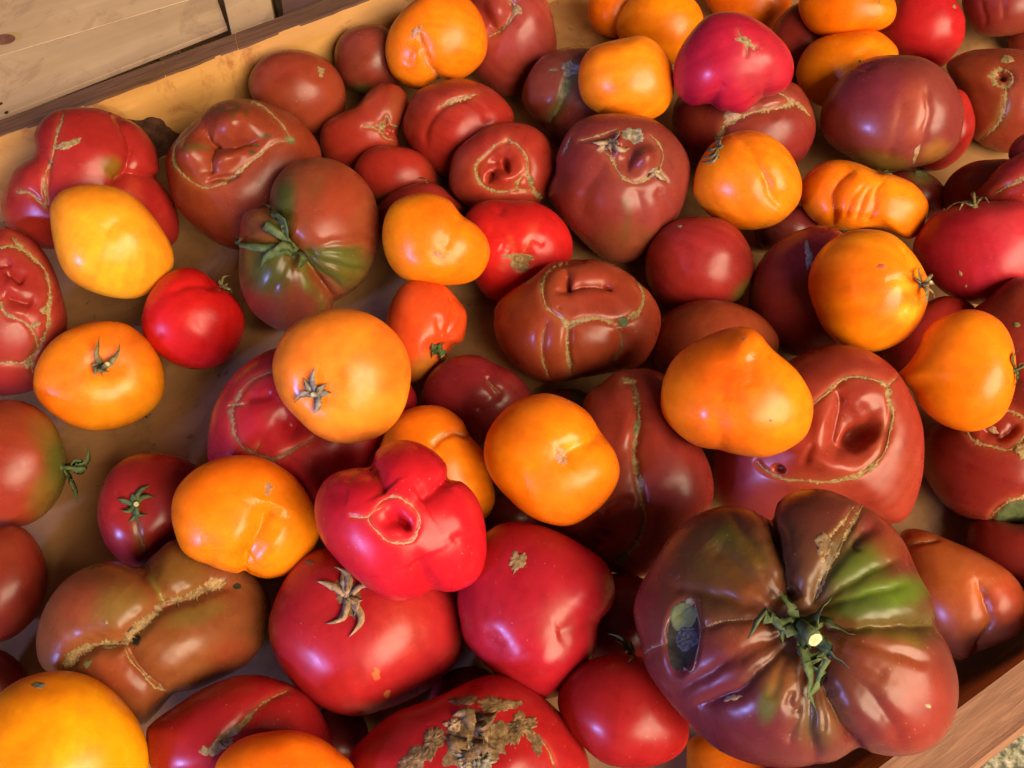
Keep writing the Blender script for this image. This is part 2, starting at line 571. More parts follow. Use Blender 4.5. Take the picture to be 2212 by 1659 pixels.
tom('brown_red_tomato', 'brown red tomato at the right edge with round corky hole and long seam', (0.235,0.036,0.015),
    [(2045,140),(2080,115),(2130,106),(2200,108),(2260,130),(2290,200),(2270,280),(2200,325),(2140,320),(2100,295),(2080,230),(2060,180)],
    D(*T(3,(2060,480))[0],16,16,0,8), H(*T(3,(2060,482))[0],9,9,0,14), S(T(3,(2060,440),(2020,455),(2000,490),(2020,530),(2060,545),(2110,530),(2130,490),(2105,450)),13,True),
    PT(*T(3,(2095,375))[0],15,10,0.3), S(T(3,(2085,540),(2085,620),(2070,700),(2030,790),(1970,850),(1915,905)),8),
    TI(*T(3,(2060,720))[0],18,40,0.4,OLV,0.5))
tom('red_tomato', 'red tomato near the top right, smooth, touching two orange ones', (0.48,0.014,0.018),
    [(1900,70),(1920,20),(1950,-20),(2010,-30),(2060,-5),(2085,40),(2083,85),(2060,120),(2030,145),(1980,130),(1930,110)],
    PT(*T(3,(1762,42))[0],4,5,0), D(2078,60,16,10,0.5,4))
tom('orange_tomato', 'orange tomato at the top edge between shaded red and red tomatoes', OR,
    [(1725,20),(1735,-15),(1780,-40),(1850,-45),(1910,-20),(1935,10),(1930,45),(1900,65),(1850,72),(1790,78),(1750,65)],
    PT(*T(3,(1285,12))[0],3,4,0,'dark'), lift=0.0)
tom('orange_tomato', 'oval orange tomato tucked behind the large maroon tomato', OR,
    [(1721,165),(1732,120),(1765,85),(1830,68),(1890,65),(1930,90),(1943,120),(1930,170),(1890,215),(1820,240),(1770,228),(1740,205)],
    PT(*T(3,(1165,390))[0],4,4,0,'dark'), D(1860,115,40,14,-0.4,4))
tom('dark_red_tomato', 'dark red tomato crossed by a corky seam under the crimson tomato', (0.202,0.020,0.017),
    [(1452,260),(1460,215),(1500,190),(1600,180),(1700,175),(1740,205),(1762,260),(1755,310),(1720,360),(1640,400),(1550,390),(1490,350),(1460,300)],
    G(T(3,(310,780),(400,730),(520,700),(650,680),(750,660)),12,6),
    S(T(3,(290,850),(310,790),(400,740),(520,705),(650,680),(750,655),(800,680),(850,730)),11), S(T(3,(640,585),(700,610),(740,660)),11),
    PT(*T(3,(350,745))[0],22,14,-0.3,'paper'), PT(*T(3,(280,860))[0],9,20,0.4,'dark'))
tom('red_tomato', 'red tomato partly hidden behind the large maroon tomato at upper right', (0.378,0.018,0.015),
    [(1985,280),(2020,200),(2075,195),(2100,230),(2106,275),(2090,320),(2050,360),(2010,371),(1980,350)])
tom('dark_red_tomato', 'small dark red tomato with olive blotch behind the ribbed orange tomato', (0.202,0.022,0.019),
    [(1900,385),(1950,368),(2000,372),(2035,395),(2045,425),(2025,470),(1950,470),(1900,430)],
    TI(*T(3,(1560,1110))[0],30,20,0.2,(0.16,0.12,0.03),0.9), PT(*T(3,(1545,1085))[0],20,12,0.2,'green'))
tom('maroon_tomato', 'large glossy maroon tomato with olive base at upper right', (0.210,0.029,0.028),
    [(1773,260),(1785,210),(1820,165),(1875,130),(1935,120),(1995,125),(2045,155),(2072,200),(2081,245),(2068,310),(2030,345),(1985,360),(1935,368),(1880,362),(1820,330),(1785,300)],
    G(T(3,(1590,520),(1600,700),(1570,850),(1500,1020)),9,5), G(T(3,(1440,600),(1400,850),(1330,1000)),14,3), G(T(3,(1760,640),(1760,800),(1680,960)),10,3),
    D(*T(3,(1215,430))[0],16,5,-0.1,7), TI(*T(3,(1290,1040))[0],70,26,0.2,OLV,0.8), TI(*T(3,(1640,960))[0],34,24,-0.6,(0.28,0.12,0.02),0.8),
    TI(*T(3,(1500,700))[0],40,70,0,(0.36,0.06,0.02),0.55), TI(*T(3,(1250,560))[0],70,60,0,(0.17,0.016,0.03),0.6), PT(*T(3,(1520,975))[0],6,22,0.35,'paper'))
tom('brown_red_tomato', 'brown red tomato right of the small red one, at the right edge with pale sheen', DK,
    [(2033,430),(2050,385),(2090,355),(2140,345),(2200,350),(2240,410),(2200,450),(2120,470),(2060,470)])
tom('dark_red_tomato', 'dark red tomato at the right edge, just below the corky hole tomato', DK,
    [(2178,330),(2195,300),(2230,285),(2280,300),(2290,350),(2230,370),(2190,355)])
tom('red_tomato', 'red tomato at the right edge with ragged grey seam, behind the long crimson one', (0.269,0.018,0.017),
    [(2095,440),(2130,390),(2180,345),(2240,320),(2300,360),(2300,450),(2200,480),(2130,470)],
    S(T(3,(2020,1220),(2090,1180),(2150,1160),(2203,1125),(2240,1100)),10))
tom('purple_tomato', 'small dull purple tomato sunk in the gap beneath two orange tomatoes', (0.17,0.02,0.022),
    [(1630,495),(1680,462),(1740,445),(1770,500),(1720,535),(1650,540)])

# ---- upper left group
tom('rose_brown_tomato', 'rose brown puckered tomato at the top, behind a big orange one', (0.286,0.039,0.028),
    [(1005,60),(1010,0),(1040,-40),(1100,-55),(1155,-30),(1185,10),(1200,60),(1202,105),(1180,150),(1140,190),(1090,208),(1050,180),(1020,150)],
    D(*T(2,(1070,70))[0],26,34,0,-12), D(*T(2,(1000,110))[0],16,30,-.6,14), G(T(2,(1170,-20),(1150,90),(1080,170),(1010,150)),9,14),
    S(T(2,(1130,-30),(1170,20),(1210,60),(1180,95),(1130,150),(1080,200),(1020,235)),9), PT(*T(2,(1195,60))[0],12,9,.4), df=0.8)
tom('maroon_tomato', 'dark maroon tomato with green base beside the golden tray wall', (0.202,0.029,0.019),
    [(722,120),(728,90),(750,65),(790,54),(830,60),(860,90),(870,140),(860,190),(820,210),(780,208),(745,185),(728,155)],
    TI(775,200,40,18,0,GRN,0.9), TP([(795,60),(800,120),(805,190)],14,(0.277,0.034,0.021),0.5))
tom('brown_red_tomato', 'round brown red tomato with tiny star scar against the tray wall', (0.260,0.040,0.017),
    [(537,190),(545,150),(575,118),(620,104),(665,108),(705,128),(735,165),(747,210),(735,255),(705,280),(660,285),(600,265),(560,235)],
    PT(*T(1,(2030,450))[0],11,9,.5,None,.6), D(*T(1,(2030,450))[0],25,20,0,3), lift=0.0)
tom('brown_tomato', 'brown tomato with grey green corky strip, left of the upper orange pair', (0.210,0.040,0.023),
    [(1127,215),(1135,170),(1165,125),(1210,105),(1270,98),(1330,110),(1350,160),(1330,240),(1280,300),(1235,327),(1195,312),(1175,280),(1145,250)],
    G(T(2,(1560,400),(1500,600),(1430,720),(1370,830)),14,8), TP(T(2,(1570,380),(1540,480),(1500,600),(1430,720),(1380,800)),15,(0.08,0.085,0.03),0.95),
    PT(*T(2,(1540,430))[0],20,18,0.5,'grey'), PT(*T(2,(1500,560))[0],10,26,0.5,'green'), PT(*T(2,(1430,440))[0],10,4,0,'green'),
    S(T(2,(1550,400),(1490,520),(1480,640),(1400,770)),7,False,'green'), TI(*T(2,(1560,760))[0],35,30,-.6,(0.20,0.022,0.034),.7))
tom('orange_tomato', 'large orange tomato at the top edge behind another orange one', OR,
    [(1333,70),(1340,30),(1365,-5),(1410,-20),(1470,-15),(1505,5),(1521,45),(1515,90),(1480,130),(1430,140),(1370,120)])
tom('crimson_tomato', 'crimson pink tomato with beige star scar among orange tomatoes', PK,
    [(1453,160),(1465,110),(1495,65),(1530,35),(1575,26),(1620,35),(1665,65),(1700,105),(1712,145),(1700,185),(1665,205),(1640,212),(1605,242),(1560,240),(1530,226),(1490,228),(1462,200)],
    PT(*T(3,(440,262))[0],19,11,.55,None,.7), S(T(3,(395,195),(410,250)),6), S(T(3,(450,280),(447,350)),6), S(T(3,(460,280),(515,305)),6),
    G(T(3,(560,660),(580,560),(600,460)),9,6), G(T(3,(225,670),(255,600),(300,520)),12,4), D(1660,120,30,30,0,-4), TI(1640,150,50,60,0,(0.336,0.045,0.037),.4))
tom('orange_tomato', 'smooth orange tomato resting on the maroon puckered one, top centre', (0.84,0.225,0.006),
    [(1249,180),(1252,140),(1275,105),(1320,88),(1380,82),(1420,100),(1448,135),(1458,180),(1452,215),(1430,245),(1385,264),(1340,258),(1290,240),(1260,215)],
    D(1385,90,26,18,0,-4))
tom('red_tomato', 'red pear shaped tomato with small corky pit, below the round brown red one', (0.302,0.025,0.015),
    [(690,300),(700,265),(740,240),(770,230),(795,200),(825,182),(860,185),(882,210),(880,250),(862,285),(865,330),(830,360),(780,370),(730,360),(700,335)],
    H(*T(2,(388,835))[0],11,11,0,15), D(*T(2,(400,845))[0],5,5,0,-8), H(*T(2,(375,768))[0],6,7,0,12), S(T(2,(225,800),(290,805),(340,840),(365,875),(425,890)),6),
    S(T(2,(300,800),(350,770),(375,735),(400,790),(440,800)),7), PT(*T(2,(345,800))[0],10,8,0), TI(*T(2,(430,680))[0],20,40,.3,(0.28,0.06,0.02),.8),
    G(T(2,(250,640),(300,720),(360,790)),16,6))
tom('red_tomato', 'red tomato with a short beige seam and broad folds, upper centre', (0.336,0.022,0.015),
    [(867,275),(880,230),(905,195),(945,178),(990,168),(1040,180),(1080,205),(1107,240),(1105,275),(1090,320),(1060,345),(1010,370),(970,385),(930,370),(890,330)],
    S(T(2,(710,680),(770,645),(850,620),(940,600)),9), G(T(2,(930,610),(760,660),(690,700),(640,780),(612,870),(620,940)),8,6),
    G(T(2,(930,620),(990,690),(1010,780)),12,5), D(*T(2,(800,850))[0],38,40,.5,-6))
tom('red_tomato', 'small plain red tomato between the pear shaped one and an orange one', (0.319,0.020,0.013),
    [(768,375),(775,345),(800,322),(840,314),(890,322),(930,350),(945,390),(935,420),(890,445),(830,445),(790,425)],
    TI(830,435,50,14,0,OLV,.5))
tom('dark_red_tomato', 'dark red tomato peeking out behind the orange one, upper centre', (0.252,0.020,0.015),
    [(815,470),(830,430),(870,405),(930,396),(975,425),(1000,460),(960,520),(870,530)],
    CX((925,398),[(900,388)],None,7,None,5,2))
tom('red_tomato', 'red tomato with an open corky loop and hollow, above the bright red one', (0.302,0.025,0.015),
    [(972,370),(985,330),(1020,298),(1060,272),(1105,266),(1150,275),(1180,300),(1195,340),(1203,370),(1190,410),(1150,450),(1080,470),(1010,440),(975,410)],
    D(*T(2,(1080,1040))[0],44,44,0,16), H(*T(2,(1135,1040))[0],7,17,-.15,20), H(*T(2,(1015,1130))[0],8,12,.4,18), D(*T(2,(1060,1005))[0],22,12,-.6,6), D(*T(2,(1110,1115))[0],26,18,0,-18),
    G(T(2,(1120,980),(1135,1060),(1060,1070),(1010,1130)),6,9),
    S(T(2,(1140,880),(1060,920),(980,990),(935,1060),(950,1140),(1000,1190),(1090,1215),(1180,1200),(1280,1205)),8),
    S(T(2,(1140,880),(1200,920),(1250,980),(1270,1050),(1265,1100),(1285,1160),(1300,1200),(1340,1240),(1380,1275)),9),
    S(T(2,(1190,1200),(1205,1150),(1235,1110)),8), PT(*T(2,(1285,1150))[0],7,11,0,'green'), df=.8)
tom('maroon_tomato', 'big maroon tomato with gaping papery corky ring, right of centre top', (0.218,0.031,0.025),
    [(1183,420),(1200,370),(1205,330),(1230,280),(1270,252),(1330,245),(1400,255),(1450,285),(1485,330),(1493,375),(1480,430),(1450,500),(1410,545),(1360,568),(1310,560),(1260,520),(1210,470)],
    D(*T(2,(1950,960))[0],58,46,.3,26), D(*T(2,(1852,900))[0],15,21,0,-28), D(*T(2,(2010,985))[0],27,26,0,-34), D(*T(2,(1925,1000))[0],7,24,.3,12),
    S(T(2,(1590,885),(1680,870),(1780,830),(1830,815)),7), S(T(2,(1740,950),(1800,1000),(1830,1080),(1880,1130),(1950,1155),(2020,1130),(2060,1100)),9),
    S(T(2,(2040,850),(2100,910),(2120,990),(2105,1070),(2150,1150)),7), PT(*T(2,(1770,915))[0],22,15,-.3,'paper'), PT(*T(2,(1935,855))[0],22,19,.4,'grey'),
    PT(*T(2,(2075,1095))[0],17,10,.5,'grey'), CX(T(2,(1800,900))[0],T(2,(1665,905),(1800,965),(1840,830),(1905,935)),None,13,'paper',5,4),
    CX(T(2,(2060,1090))[0],T(2,(2020,1120),(2150,1155),(2100,1060)),None,10,'paper',4,3),
    G(T(2,(1950,1170),(1980,1350),(1960,1560)),20,6), G(T(2,(1770,1010),(1640,1200),(1600,1400)),22,6), G(T(2,(2090,1190),(2150,1350),(2120,1480)),14,5), TI(1350,520,70,40,0,(0.20,0.06,0.02),.7), TP(T(2,(1880,1200),(1900,1400),(1870,1560)),12,(0.13,0.055,0.016),.6), G(T(2,(1480,960),(1530,870)),5,3), S(T(2,(1485,980),(1535,865)),4,False,'grey'))
tom('brown_red_tomato', 'brown red tomato ringed by a zigzag seam with green flecks, upper left', (0.235,0.034,0.013),
    [(357,360),(362,325),(390,285),(425,250),(460,222),(512,209),(570,215),(625,240),(665,275),(692,320),(690,370),(660,430),(610,500),(540,540),(480,530),(420,485),(375,430)],
    D(500,320,92,72,-.3,20), D(505,266,46,32,-.2,-32), D(414,330,27,30,.2,-24), D(488,340,36,20,-.4,-22), D(585,280,30,30,0,-4),
    G([(440,270),(452,303),(500,308),(560,295)],7,17), G([(448,305),(452,345),(448,380)],6,14), H(480,386,32,7,-.2,18), H(455,307,9,7,0,14), H(523,300,14,5,-.3,9),
    S([(425,255),(400,285),(379,311),(374,335),(379,358),(399,382),(430,401),(457,405),(492,389),(526,362),(560,335),(594,309),(628,304)],7),
    S([(628,300),(614,277),(601,259),(577,236),(553,222),(526,212)],7), PT(626,302,13,8,.6,'green'), PT(377,355,5,10,.3,'green'),
    TI(420,320,26,10,-.4,DGR,.6), TP([(520,225),(508,250),(505,270)],5,DGR,.8), TP([(532,240),(528,262)],4,DGR,.7), TI(540,305,7,4,.5,DGR,.9), TI(556,308,5,4,.5,DGR,.9),
    TI(545,325,8,5,.2,DGR,.9), TI(575,290,16,5,.2,DGR,.7), TI(480,240,14,6,0,DGR,.5), df=.8)
tom('red_tomato', 'large lobed red tomato with a tan seam in the left corner by the wall', (0.319,0.018,0.015),
    [(25,372),(72,335),(78,285),(118,246),(185,236),(250,243),(300,268),(335,312),(347,365),(340,383),(372,430),(385,480),(378,520),(330,545),(230,550),(120,540),(60,528),(20,490),(2,440)],
    G([(237,236),(265,262),(283,318),(275,370),(235,396)],9,12), G([(84,338),(100,350),(100,400),(104,450)],8,8), G([(240,392),(275,372),(345,380)],8,12),
    S([(137,246),(123,290),(119,314),(109,348),(99,375),(96,410),(102,444)],7), PT(147,312,30,10,-.3), S([(36,413),(60,416),(85,435),(104,450)],8),
    D(60,385,30,34,.4,-8), TI(242,362,24,24,.4,(0.20,0.10,0.008),.95), D(200,330,50,40,0,-6), TI(290,440,20,60,0,(0.370,0.045,0.013),.5), c=(190,400), df=.8)
tom('red_tomato', 'puckered red tomato at the left edge laced with branching tan seams', (0.286,0.022,0.017),
    [(-90,700),(-70,600),(-40,530),(0,495),(30,500),(80,530),(115,580),(135,640),(145,700),(130,760),(90,830),(30,855),(-30,850),(-80,790)],
    D(20,620,70,80,0,10), G(T(4,(-60,110),(0,100),(80,100)),6,12), G(T(4,(20,150),(90,170),(150,225)),7,14), G(T(4,(30,325),(120,340),(210,370)),7,12), D(*T(4,(80,250))[0],24,16,.4,-10),
    D(*T(4,(110,410))[0],26,18,.2,-8),
    S(T(4,(-40,20),(0,5),(60,0),(150,30),(260,120),(310,230),(320,330),(305,400),(310,490),(290,560),(240,640),(200,720),(205,800)),9),
    S(T(4,(-40,340),(0,360),(40,440),(130,465),(200,530),(240,640)),10), S(T(4,(-40,745),(60,740),(150,745),(230,670)),10), PT(*T(4,(290,410))[0],12,12,0), PT(*T(4,(225,500))[0],10,8,0), PT(*T(4,(190,750))[0],14,9,-.6),
    S(T(1,(80,1500),(120,1550),(160,1580),(230,1650)),9))
tom('yellow_orange_tomato', 'golden orange tomato lying on the lobed red one, left', YO,
    [(108,470),(110,440),(130,412),(165,398),(210,396),(255,405),(295,430),(335,475),(365,520),(375,555),(365,590),(330,625),(285,643),(230,640),(175,620),(140,590),(120,540)],
    G(T(1,(640,1480),(760,1400),(880,1370)),22,5), D(180,500,40,40,0,3), TI(180,420,60,30,0,(0.74,0.180,0.006),.5))
tom('striped_tomato', 'brown and green striped ribbed tomato with green stalk, left of centre', (0.23,0.048,0.018),
    [(512,560),(514,490),(530,455),(575,442),(590,400),(622,362),(670,347),(720,352),(770,380),(805,425),(820,490),(814,550),(790,602),(750,638),(722,655),(712,685),(660,706),(610,716),(560,692),(527,655),(514,610)],
    G([(582,440),(596,480),(615,515),(636,540),(662,575),(700,622),(720,652)],14,32), G([(660,530),(740,520),(815,510)],9,5), D(700,450,80,80,0,-8), D(580,610,60,60,0,-6), G([(650,545),(720,572),(795,590)],9,8), G([(645,535),(720,545),(805,545)],10,6), G([(655,555),(700,595),(750,632)],8,8),
    G([(630,550),(640,620),(640,700)],12,5), G([(625,545),(600,610),(570,680)],12,4),
    TP([(660,545),(720,548),(790,540)],12,(0.07,0.085,0.012),.9), TP([(655,565),(700,590),(760,610)],13,(0.09,0.11,0.012),.95), TP([(650,520),(680,450),(690,380)],16,(0.10,0.06,0.014),.5), TP([(610,420),(600,460),(612,505)],15,(0.07,0.075,0.014),.8),
    TI(575,580,66,58,.4,(0.062,0.072,0.012),.95), TI(600,440,34,70,.15,(0.045,0.055,0.014),.92), TI(740,560,80,30,.1,(0.075,0.070,0.013),.75), TI(740,420,46,50,.3,(0.30,0.036,0.014),.6), TI(560,660,40,26,.5,(0.26,0.03,0.014),.7), TP([(640,555),(690,560),(800,575)],20,(0.085,0.085,0.013),.8), TP([(625,390),(610,440),(620,500)],24,(0.06,0.07,0.014),.85), TP([(650,600),(690,650),(700,690)],12,(0.11,0.10,0.014),.6), TI(760,600,40,30,-.5,(0.10,0.09,0.014),.7), TP([(640,560),(655,600),(668,640)],9,(0.12,0.13,0.016),.8), TI(545,490,26,40,0,(0.12,0.05,0.018),.7), TI(700,470,50,50,0,(0.286,0.039,0.017),.6),
    CX((634,543),[(500,514),(570,583),(588,560),(635,588),(572,452),(606,498)],(547,497),20,None,17,18), lift=0.0)
tom('orange_tomato', 'big orange tomato with an off centre seam at the top, before the wall', (0.84,0.176,0.004),
    [(834,90),(845,55),(870,25),(905,0),(930,-12),(980,-10),(1015,5),(1040,40),(1052,80),(1048,120),(1025,150),(985,174),(955,170),(943,172),(910,192),(880,185),(850,160),(836,125)],
    G(T(2,(565,200),(590,290),(620,370),(650,440),(700,500)),10,9), S(T(2,(565,200),(590,290),(620,370),(650,430),(690,480)),4.5,False,'rose'), PT(*T(2,(560,200))[0],9,15,.2,'rose',.7),
    G(T(2,(560,230),(520,330),(500,420)),14,3), D(*T(2,(560,320))[0],14,26,.1,-4))
tom('red_tomato', 'bright red tomato with brown stem scar and creases, centre', (0.52,0.014,0.014),
    [(1000,500),(1015,455),(1050,434),(1100,432),(1150,433),(1195,455),(1225,490),(1236,530),(1225,570),(1180,620),(1110,650),(1060,645),(1030,610),(1015,560)],
    D(*T(2,(1220,1640))[0],36,24,0,12), PT(*T(2,(1215,1625))[0],36,9,.05), PT(*T(5,(1215,120))[0],20,16,.0), PT(*T(5,(1220,90))[0],9,5,0,'dark'),
    G(T(2,(1200,1600),(1080,1480),(1000,1450)),12,5), G(T(2,(1250,1600),(1290,1510),(1380,1560)),9,4), G(T(2,(1160,1600),(1080,1560)),9,4), G(T(2,(1100,1290),(1060,1340)),14,5),
    TP(T(2,(1240,1610),(1290,1480),(1330,1400)),10,(0.55,0.09,0.04),.5), TP(T(2,(1180,1610),(1140,1480)),8,(0.55,0.09,0.04),.5), TP(T(5,(1130,100),(1080,160)),9,(0.55,0.09,0.04),.5))
tom('orange_tomato', 'orange heart shaped tomato leaning on the bright red one', (0.84,0.203,0.004),
    [(826,530),(830,480),(850,440),(890,420),(930,416),(970,430),(998,462),(1030,485),(1052,515),(1058,550),(1040,590),(1010,610),(960,615),(910,615),(870,605),(840,575)],
    PT(*T(2,(700,1610))[0],18,5,.4,'rose',.6), D(*T(2,(700,1610))[0],50,26,.3,7), G([(1000,460),(975,500),(960,540)],22,7), D(935,575,60,30,0,-3))
tom('red_tomato', 'plain red tomato in shade with green flank, right of centre', (0.286,0.020,0.017),
    [(1391,580),(1400,535),(1430,495),(1475,473),(1520,470),(1570,480),(1610,515),(1630,560),(1625,600),(1595,645),(1540,668),(1480,675),(1430,655),(1400,620)],
    PT(*T(3,(22,1430))[0],6,4,0), TI(1615,635,40,26,-.8,GRN,.85))
tom('dark_red_tomato', 'dark red tomato with grey scab behind the stalked orange one', (0.202,0.018,0.017),
    [(1620,650),(1630,590),(1660,540),(1710,505),(1770,490),(1820,510),(1850,600),(1850,700),(1800,755),(1720,770),(1660,740),(1630,700)],
    PT(1747,552,10,26,-.15,'grey',.5), D(1745,600,40,26,0,4))
tom('orange_tomato', 'creased orange tomato with dry calyx at its left shoulder, upper right', (0.82,0.216,0.005),
    [(1494,410),(1502,360),(1530,310),(1580,285),(1630,283),(1680,305),(1715,345),(1733,395),(1725,440),(1690,475),(1640,495),(1580,492),(1530,465),(1505,435)],
    G(T(3,(380,830),(480,960),(560,1120),(620,1250),(690,1330)),11,9), G(T(3,(560,1090),(620,1200)),7,4), D(*T(3,(620,1350))[0],24,20,0,-8), D(*T(3,(270,960))[0],40,24,.6,6),
    CX(T(3,(280,930))[0],T(3,(175,1000),(200,940),(300,880),(165,1030),(240,890),(310,930)),None,10,'dry',6,6), PT(*T(3,(270,992))[0],3,3,0,'dark'))
tom('orange_tomato', 'wide ribbed orange tomato shaped like a bean, upper right', (0.80,0.203,0.004),
    [(1728,430),(1735,390),(1765,360),(1805,347),(1850,353),(1890,370),(1930,376),(1975,395),(2003,430),(2005,460),(1990,500),(1965,517),(1920,500),(1880,495),(1830,497),(1780,490),(1745,465)],
    G(T(3,(1130,1060),(1040,1110),(985,1190),(970,1290),(1000,1420)),9,11), G(T(3,(1340,1110),(1290,1180),(1260,1300),(1210,1440)),14,9), G(T(3,(1200,1150),(1100,1280),(1070,1390)),7,4), G(T(3,(1240,1170),(1170,1290),(1140,1400)),7,4),
    D(1870,420,30,60,.3,5), CX(T(3,(1080,1460))[0],T(3,(1010,1470),(1050,1500),(1120,1470),(1090,1490)),None,9,None,5,3), CX(T(3,(1300,1090))[0],T(3,(1270,1075),(1380,1100),(1340,1085)),None,8,None,5,3))
tom('crimson_tomato', 'long crimson tomato with dry green calyx at the right edge', (0.405,0.015,0.028),
    [(1972,545),(1985,500),(2020,465),(2080,440),(2150,432),(2220,435),(2270,480),(2280,560),(2250,620),(2180,650),(2110,658),(2050,640),(2005,600)],
    CX(T(3,(1890,1310))[0],T(3,(1800,1350),(1830,1300),(1870,1255),(1920,1270),(1980,1300),(1720,1355)),T(3,(1880,1285))[0],10,'dry',7,10), PT(*T(6,(1800,175))[0],4,7,-.3,'paper'), PT(*T(6,(1835,258))[0],3,4,0,'paper'),
    TI(2180,470,60,40,0,(0.50,0.04,0.04),.5))
tom('red_tomato', 'red tomato peeking between the stalked orange and the pointed orange one', (0.319,0.020,0.015),
    [(1900,745),(1960,690),(2000,655),(2050,640),(2105,665),(2090,720),(1990,800),(1930,800)])
tom('dark_red_tomato', 'dark red tomato at the right edge beneath the long crimson one', (0.227,0.018,0.015),
    [(2095,690),(2130,645),(2200,600),(2290,640),(2300,760),(2230,840),(2150,800)], PT(*T(6,(2155,500))[0],8,7,0,'green'))
tom('orange_tomato', 'round orange tomato with curled green calyx on its right side', (0.82,0.211,0.004),
    [(1746,630),(1755,575),(1785,530),(1830,503),(1880,497),(1930,508),(1975,545),(2005,595),(2010,640),(1995,690),(1960,730),(1910,753),(1860,755),(1810,740),(1770,700)],
    D(*T(6,(1550,250))[0],30,52,0,16), G(T(6,(1440,10),(1490,90),(1520,160)),8,6), G(T(6,(1330,220),(1430,210),(1500,230)),9,4), G(T(6,(1430,420),(1510,370),(1550,330)),9,4), PT(*T(6,(1300,130))[0],12,6,.1,'faint'),
    CX(T(6,(1545,250))[0],T(6,(1465,185),(1530,140),(1585,190),(1605,255),(1600,345),(1545,380),(1520,330)),T(6,(1535,250))[0],9,'dry',6,14), TI(*T(6,(1440,250))[0],30,16,.2,(0.80,0.36,0.02),.8), TI(*T(6,(1470,430))[0],26,20,-.6,(0.80,0.36,0.02),.6))

# ---- middle rows
tom('brown_red_tomato', 'brown red tomato half hidden behind the big orange one, right of centre', (0.260,0.045,0.015),
    [(1404,760),(1415,710),(1445,675),(1500,650),(1560,648),(1620,668),(1660,700),(1680,740),(1660,800),(1600,830),(1500,830),(1430,810)], D(1525,700,6,5,0,3))
tom('brown_red_tomato', 'broad brown red tomato with seams like a face, centre', (0.277,0.036,0.015),
    [(1066,690),(1075,655),(1110,625),(1150,600),(1190,568),(1240,558),(1300,562),(1350,585),(1395,625),(1420,670),(1420,710),(1400,760),(1370,790),(1310,805),(1260,815),(1190,825),(1140,810),(1095,770),(1072,730)],
    D(1280,640,90,52,.1,7), G(T(5,(1500,130),(1510,200),(1530,255),(1580,245),(1660,225),(1740,240),(1790,265)),7,13), H(*T(5,(1514,215))[0],6,15,-.2,14), D(*T(5,(1500,235))[0],16,22,-.2,7), H(*T(5,(1790,250))[0],9,5,.7,12), D(*T(5,(1790,245))[0],16,12,.5,6), D(*T(5,(1470,270))[0],14,8,-.4,5),
    G(T(5,(1520,510),(1515,620),(1530,800)),10,8), G(T(5,(1840,520),(1865,600),(1850,680),(1780,770)),12,8), G(T(5,(1400,460),(1355,580),(1370,740)),10,4),
    S(T(5,(1620,80),(1550,95),(1470,110),(1400,160),(1360,230),(1360,310),(1390,390),(1460,450),(1530,490),(1620,465),(1730,465),(1820,490),(1880,475),(1960,420),(1992,360),(1992,290),(1960,220)),9.5),
    S(T(5,(1520,500),(1510,600),(1520,700),(1535,815)),8), S(T(5,(1370,530),(1350,600),(1358,720),(1400,835)),4), S(T(5,(1830,510),(1860,590),(1852,680),(1790,765)),5,False,'green',.3), PT(*T(5,(1870,482))[0],13,12,.2,'flesh',.1,.5), PT(*T(5,(1525,500))[0],14,10,0), PT(*T(5,(1940,440))[0],14,8,-.6),
    D(*T(5,(1455,385))[0],4,4,0,4))
tom('orange_red_tomato', 'small orange red ribbed tomato with green stalk end, centre', (0.62,0.066,0.012),
    [(830,690),(850,640),(880,612),(920,608),(960,618),(985,640),(1008,670),(1010,700),(1000,735),(975,750),(960,780),(930,815),(890,828),(850,800),(830,750)],
    G(T(5,(750,580),(800,470),(800,360),(770,290)),9,9), G(T(5,(770,600),(850,500),(860,420)),7,5), D(*T(5,(700,660))[0],26,24,0,12), G(T(5,(720,590),(700,430)),10,4),
    TI(*T(5,(600,780))[0],40,26,-.6,(0.42,0.14,0.016),.9), CX(T(5,(700,660))[0],T(5,(640,650),(660,610),(740,610),(755,660),(720,720),(655,710)),T(5,(708,685))[0],14,None,9,3))
tom('crimson_tomato', 'dark crimson dented tomato just left of the seamed brown red one', (0.260,0.018,0.025),
    [(912,860),(925,815),(950,785),(985,768),(1030,765),(1070,785),(1110,805),(1145,850),(1130,890),(1090,930),(1030,960),(970,940),(930,900)],
    S(T(5,(1020,860),(1050,900),(1095,935)),5), G(T(5,(1000,820),(1050,890),(1110,940)),12,7), G(T(5,(1090,930),(1010,990),(950,1060)),16,6))
tom('red_tomato', 'bright red shiny tomato alone on the tray floor, left', (0.56,0.010,0.010),
    [(307,690),(320,640),(350,600),(390,580),(430,582),(465,605),(500,635),(523,675),(525,715),(510,755),(480,785),(430,795),(380,785),(335,755),(313,725)],
    G(T(4,(1080,300),(1180,250),(1290,235),(1390,265)),12,6), D(*T(4,(1380,230))[0],22,16,.5,8), CX(T(4,(1400,255))[0],T(4,(1440,230),(1470,300),(1430,290),(1460,190),(1390,210)),T(4,(1445,275))[0],6,'dry',5,4))
tom('orange_tomato', 'mottled orange tomato with upright dry calyx on the floor, left', (0.78,0.203,0.006),
    [(75,825),(85,780),(115,735),(160,705),(215,692),(270,698),(315,730),(345,775),(356,820),(350,860),(320,895),(270,922),(205,930),(150,915),(105,885),(80,855)],
    D(220,790,55,40,0,16), CX((220,795),[(217,735),(256,748),(195,785),(206,815),(222,818),(240,805),(248,770)],(232,790),12,'dry',9,18),
    TI(280,740,50,30,.5,(0.62,0.15,0.014),.5), TI(240,840,60,22,-.1,(0.80,0.34,0.02),.6), TI(140,830,40,40,0,(0.62,0.16,0.014),.4), df=.72)
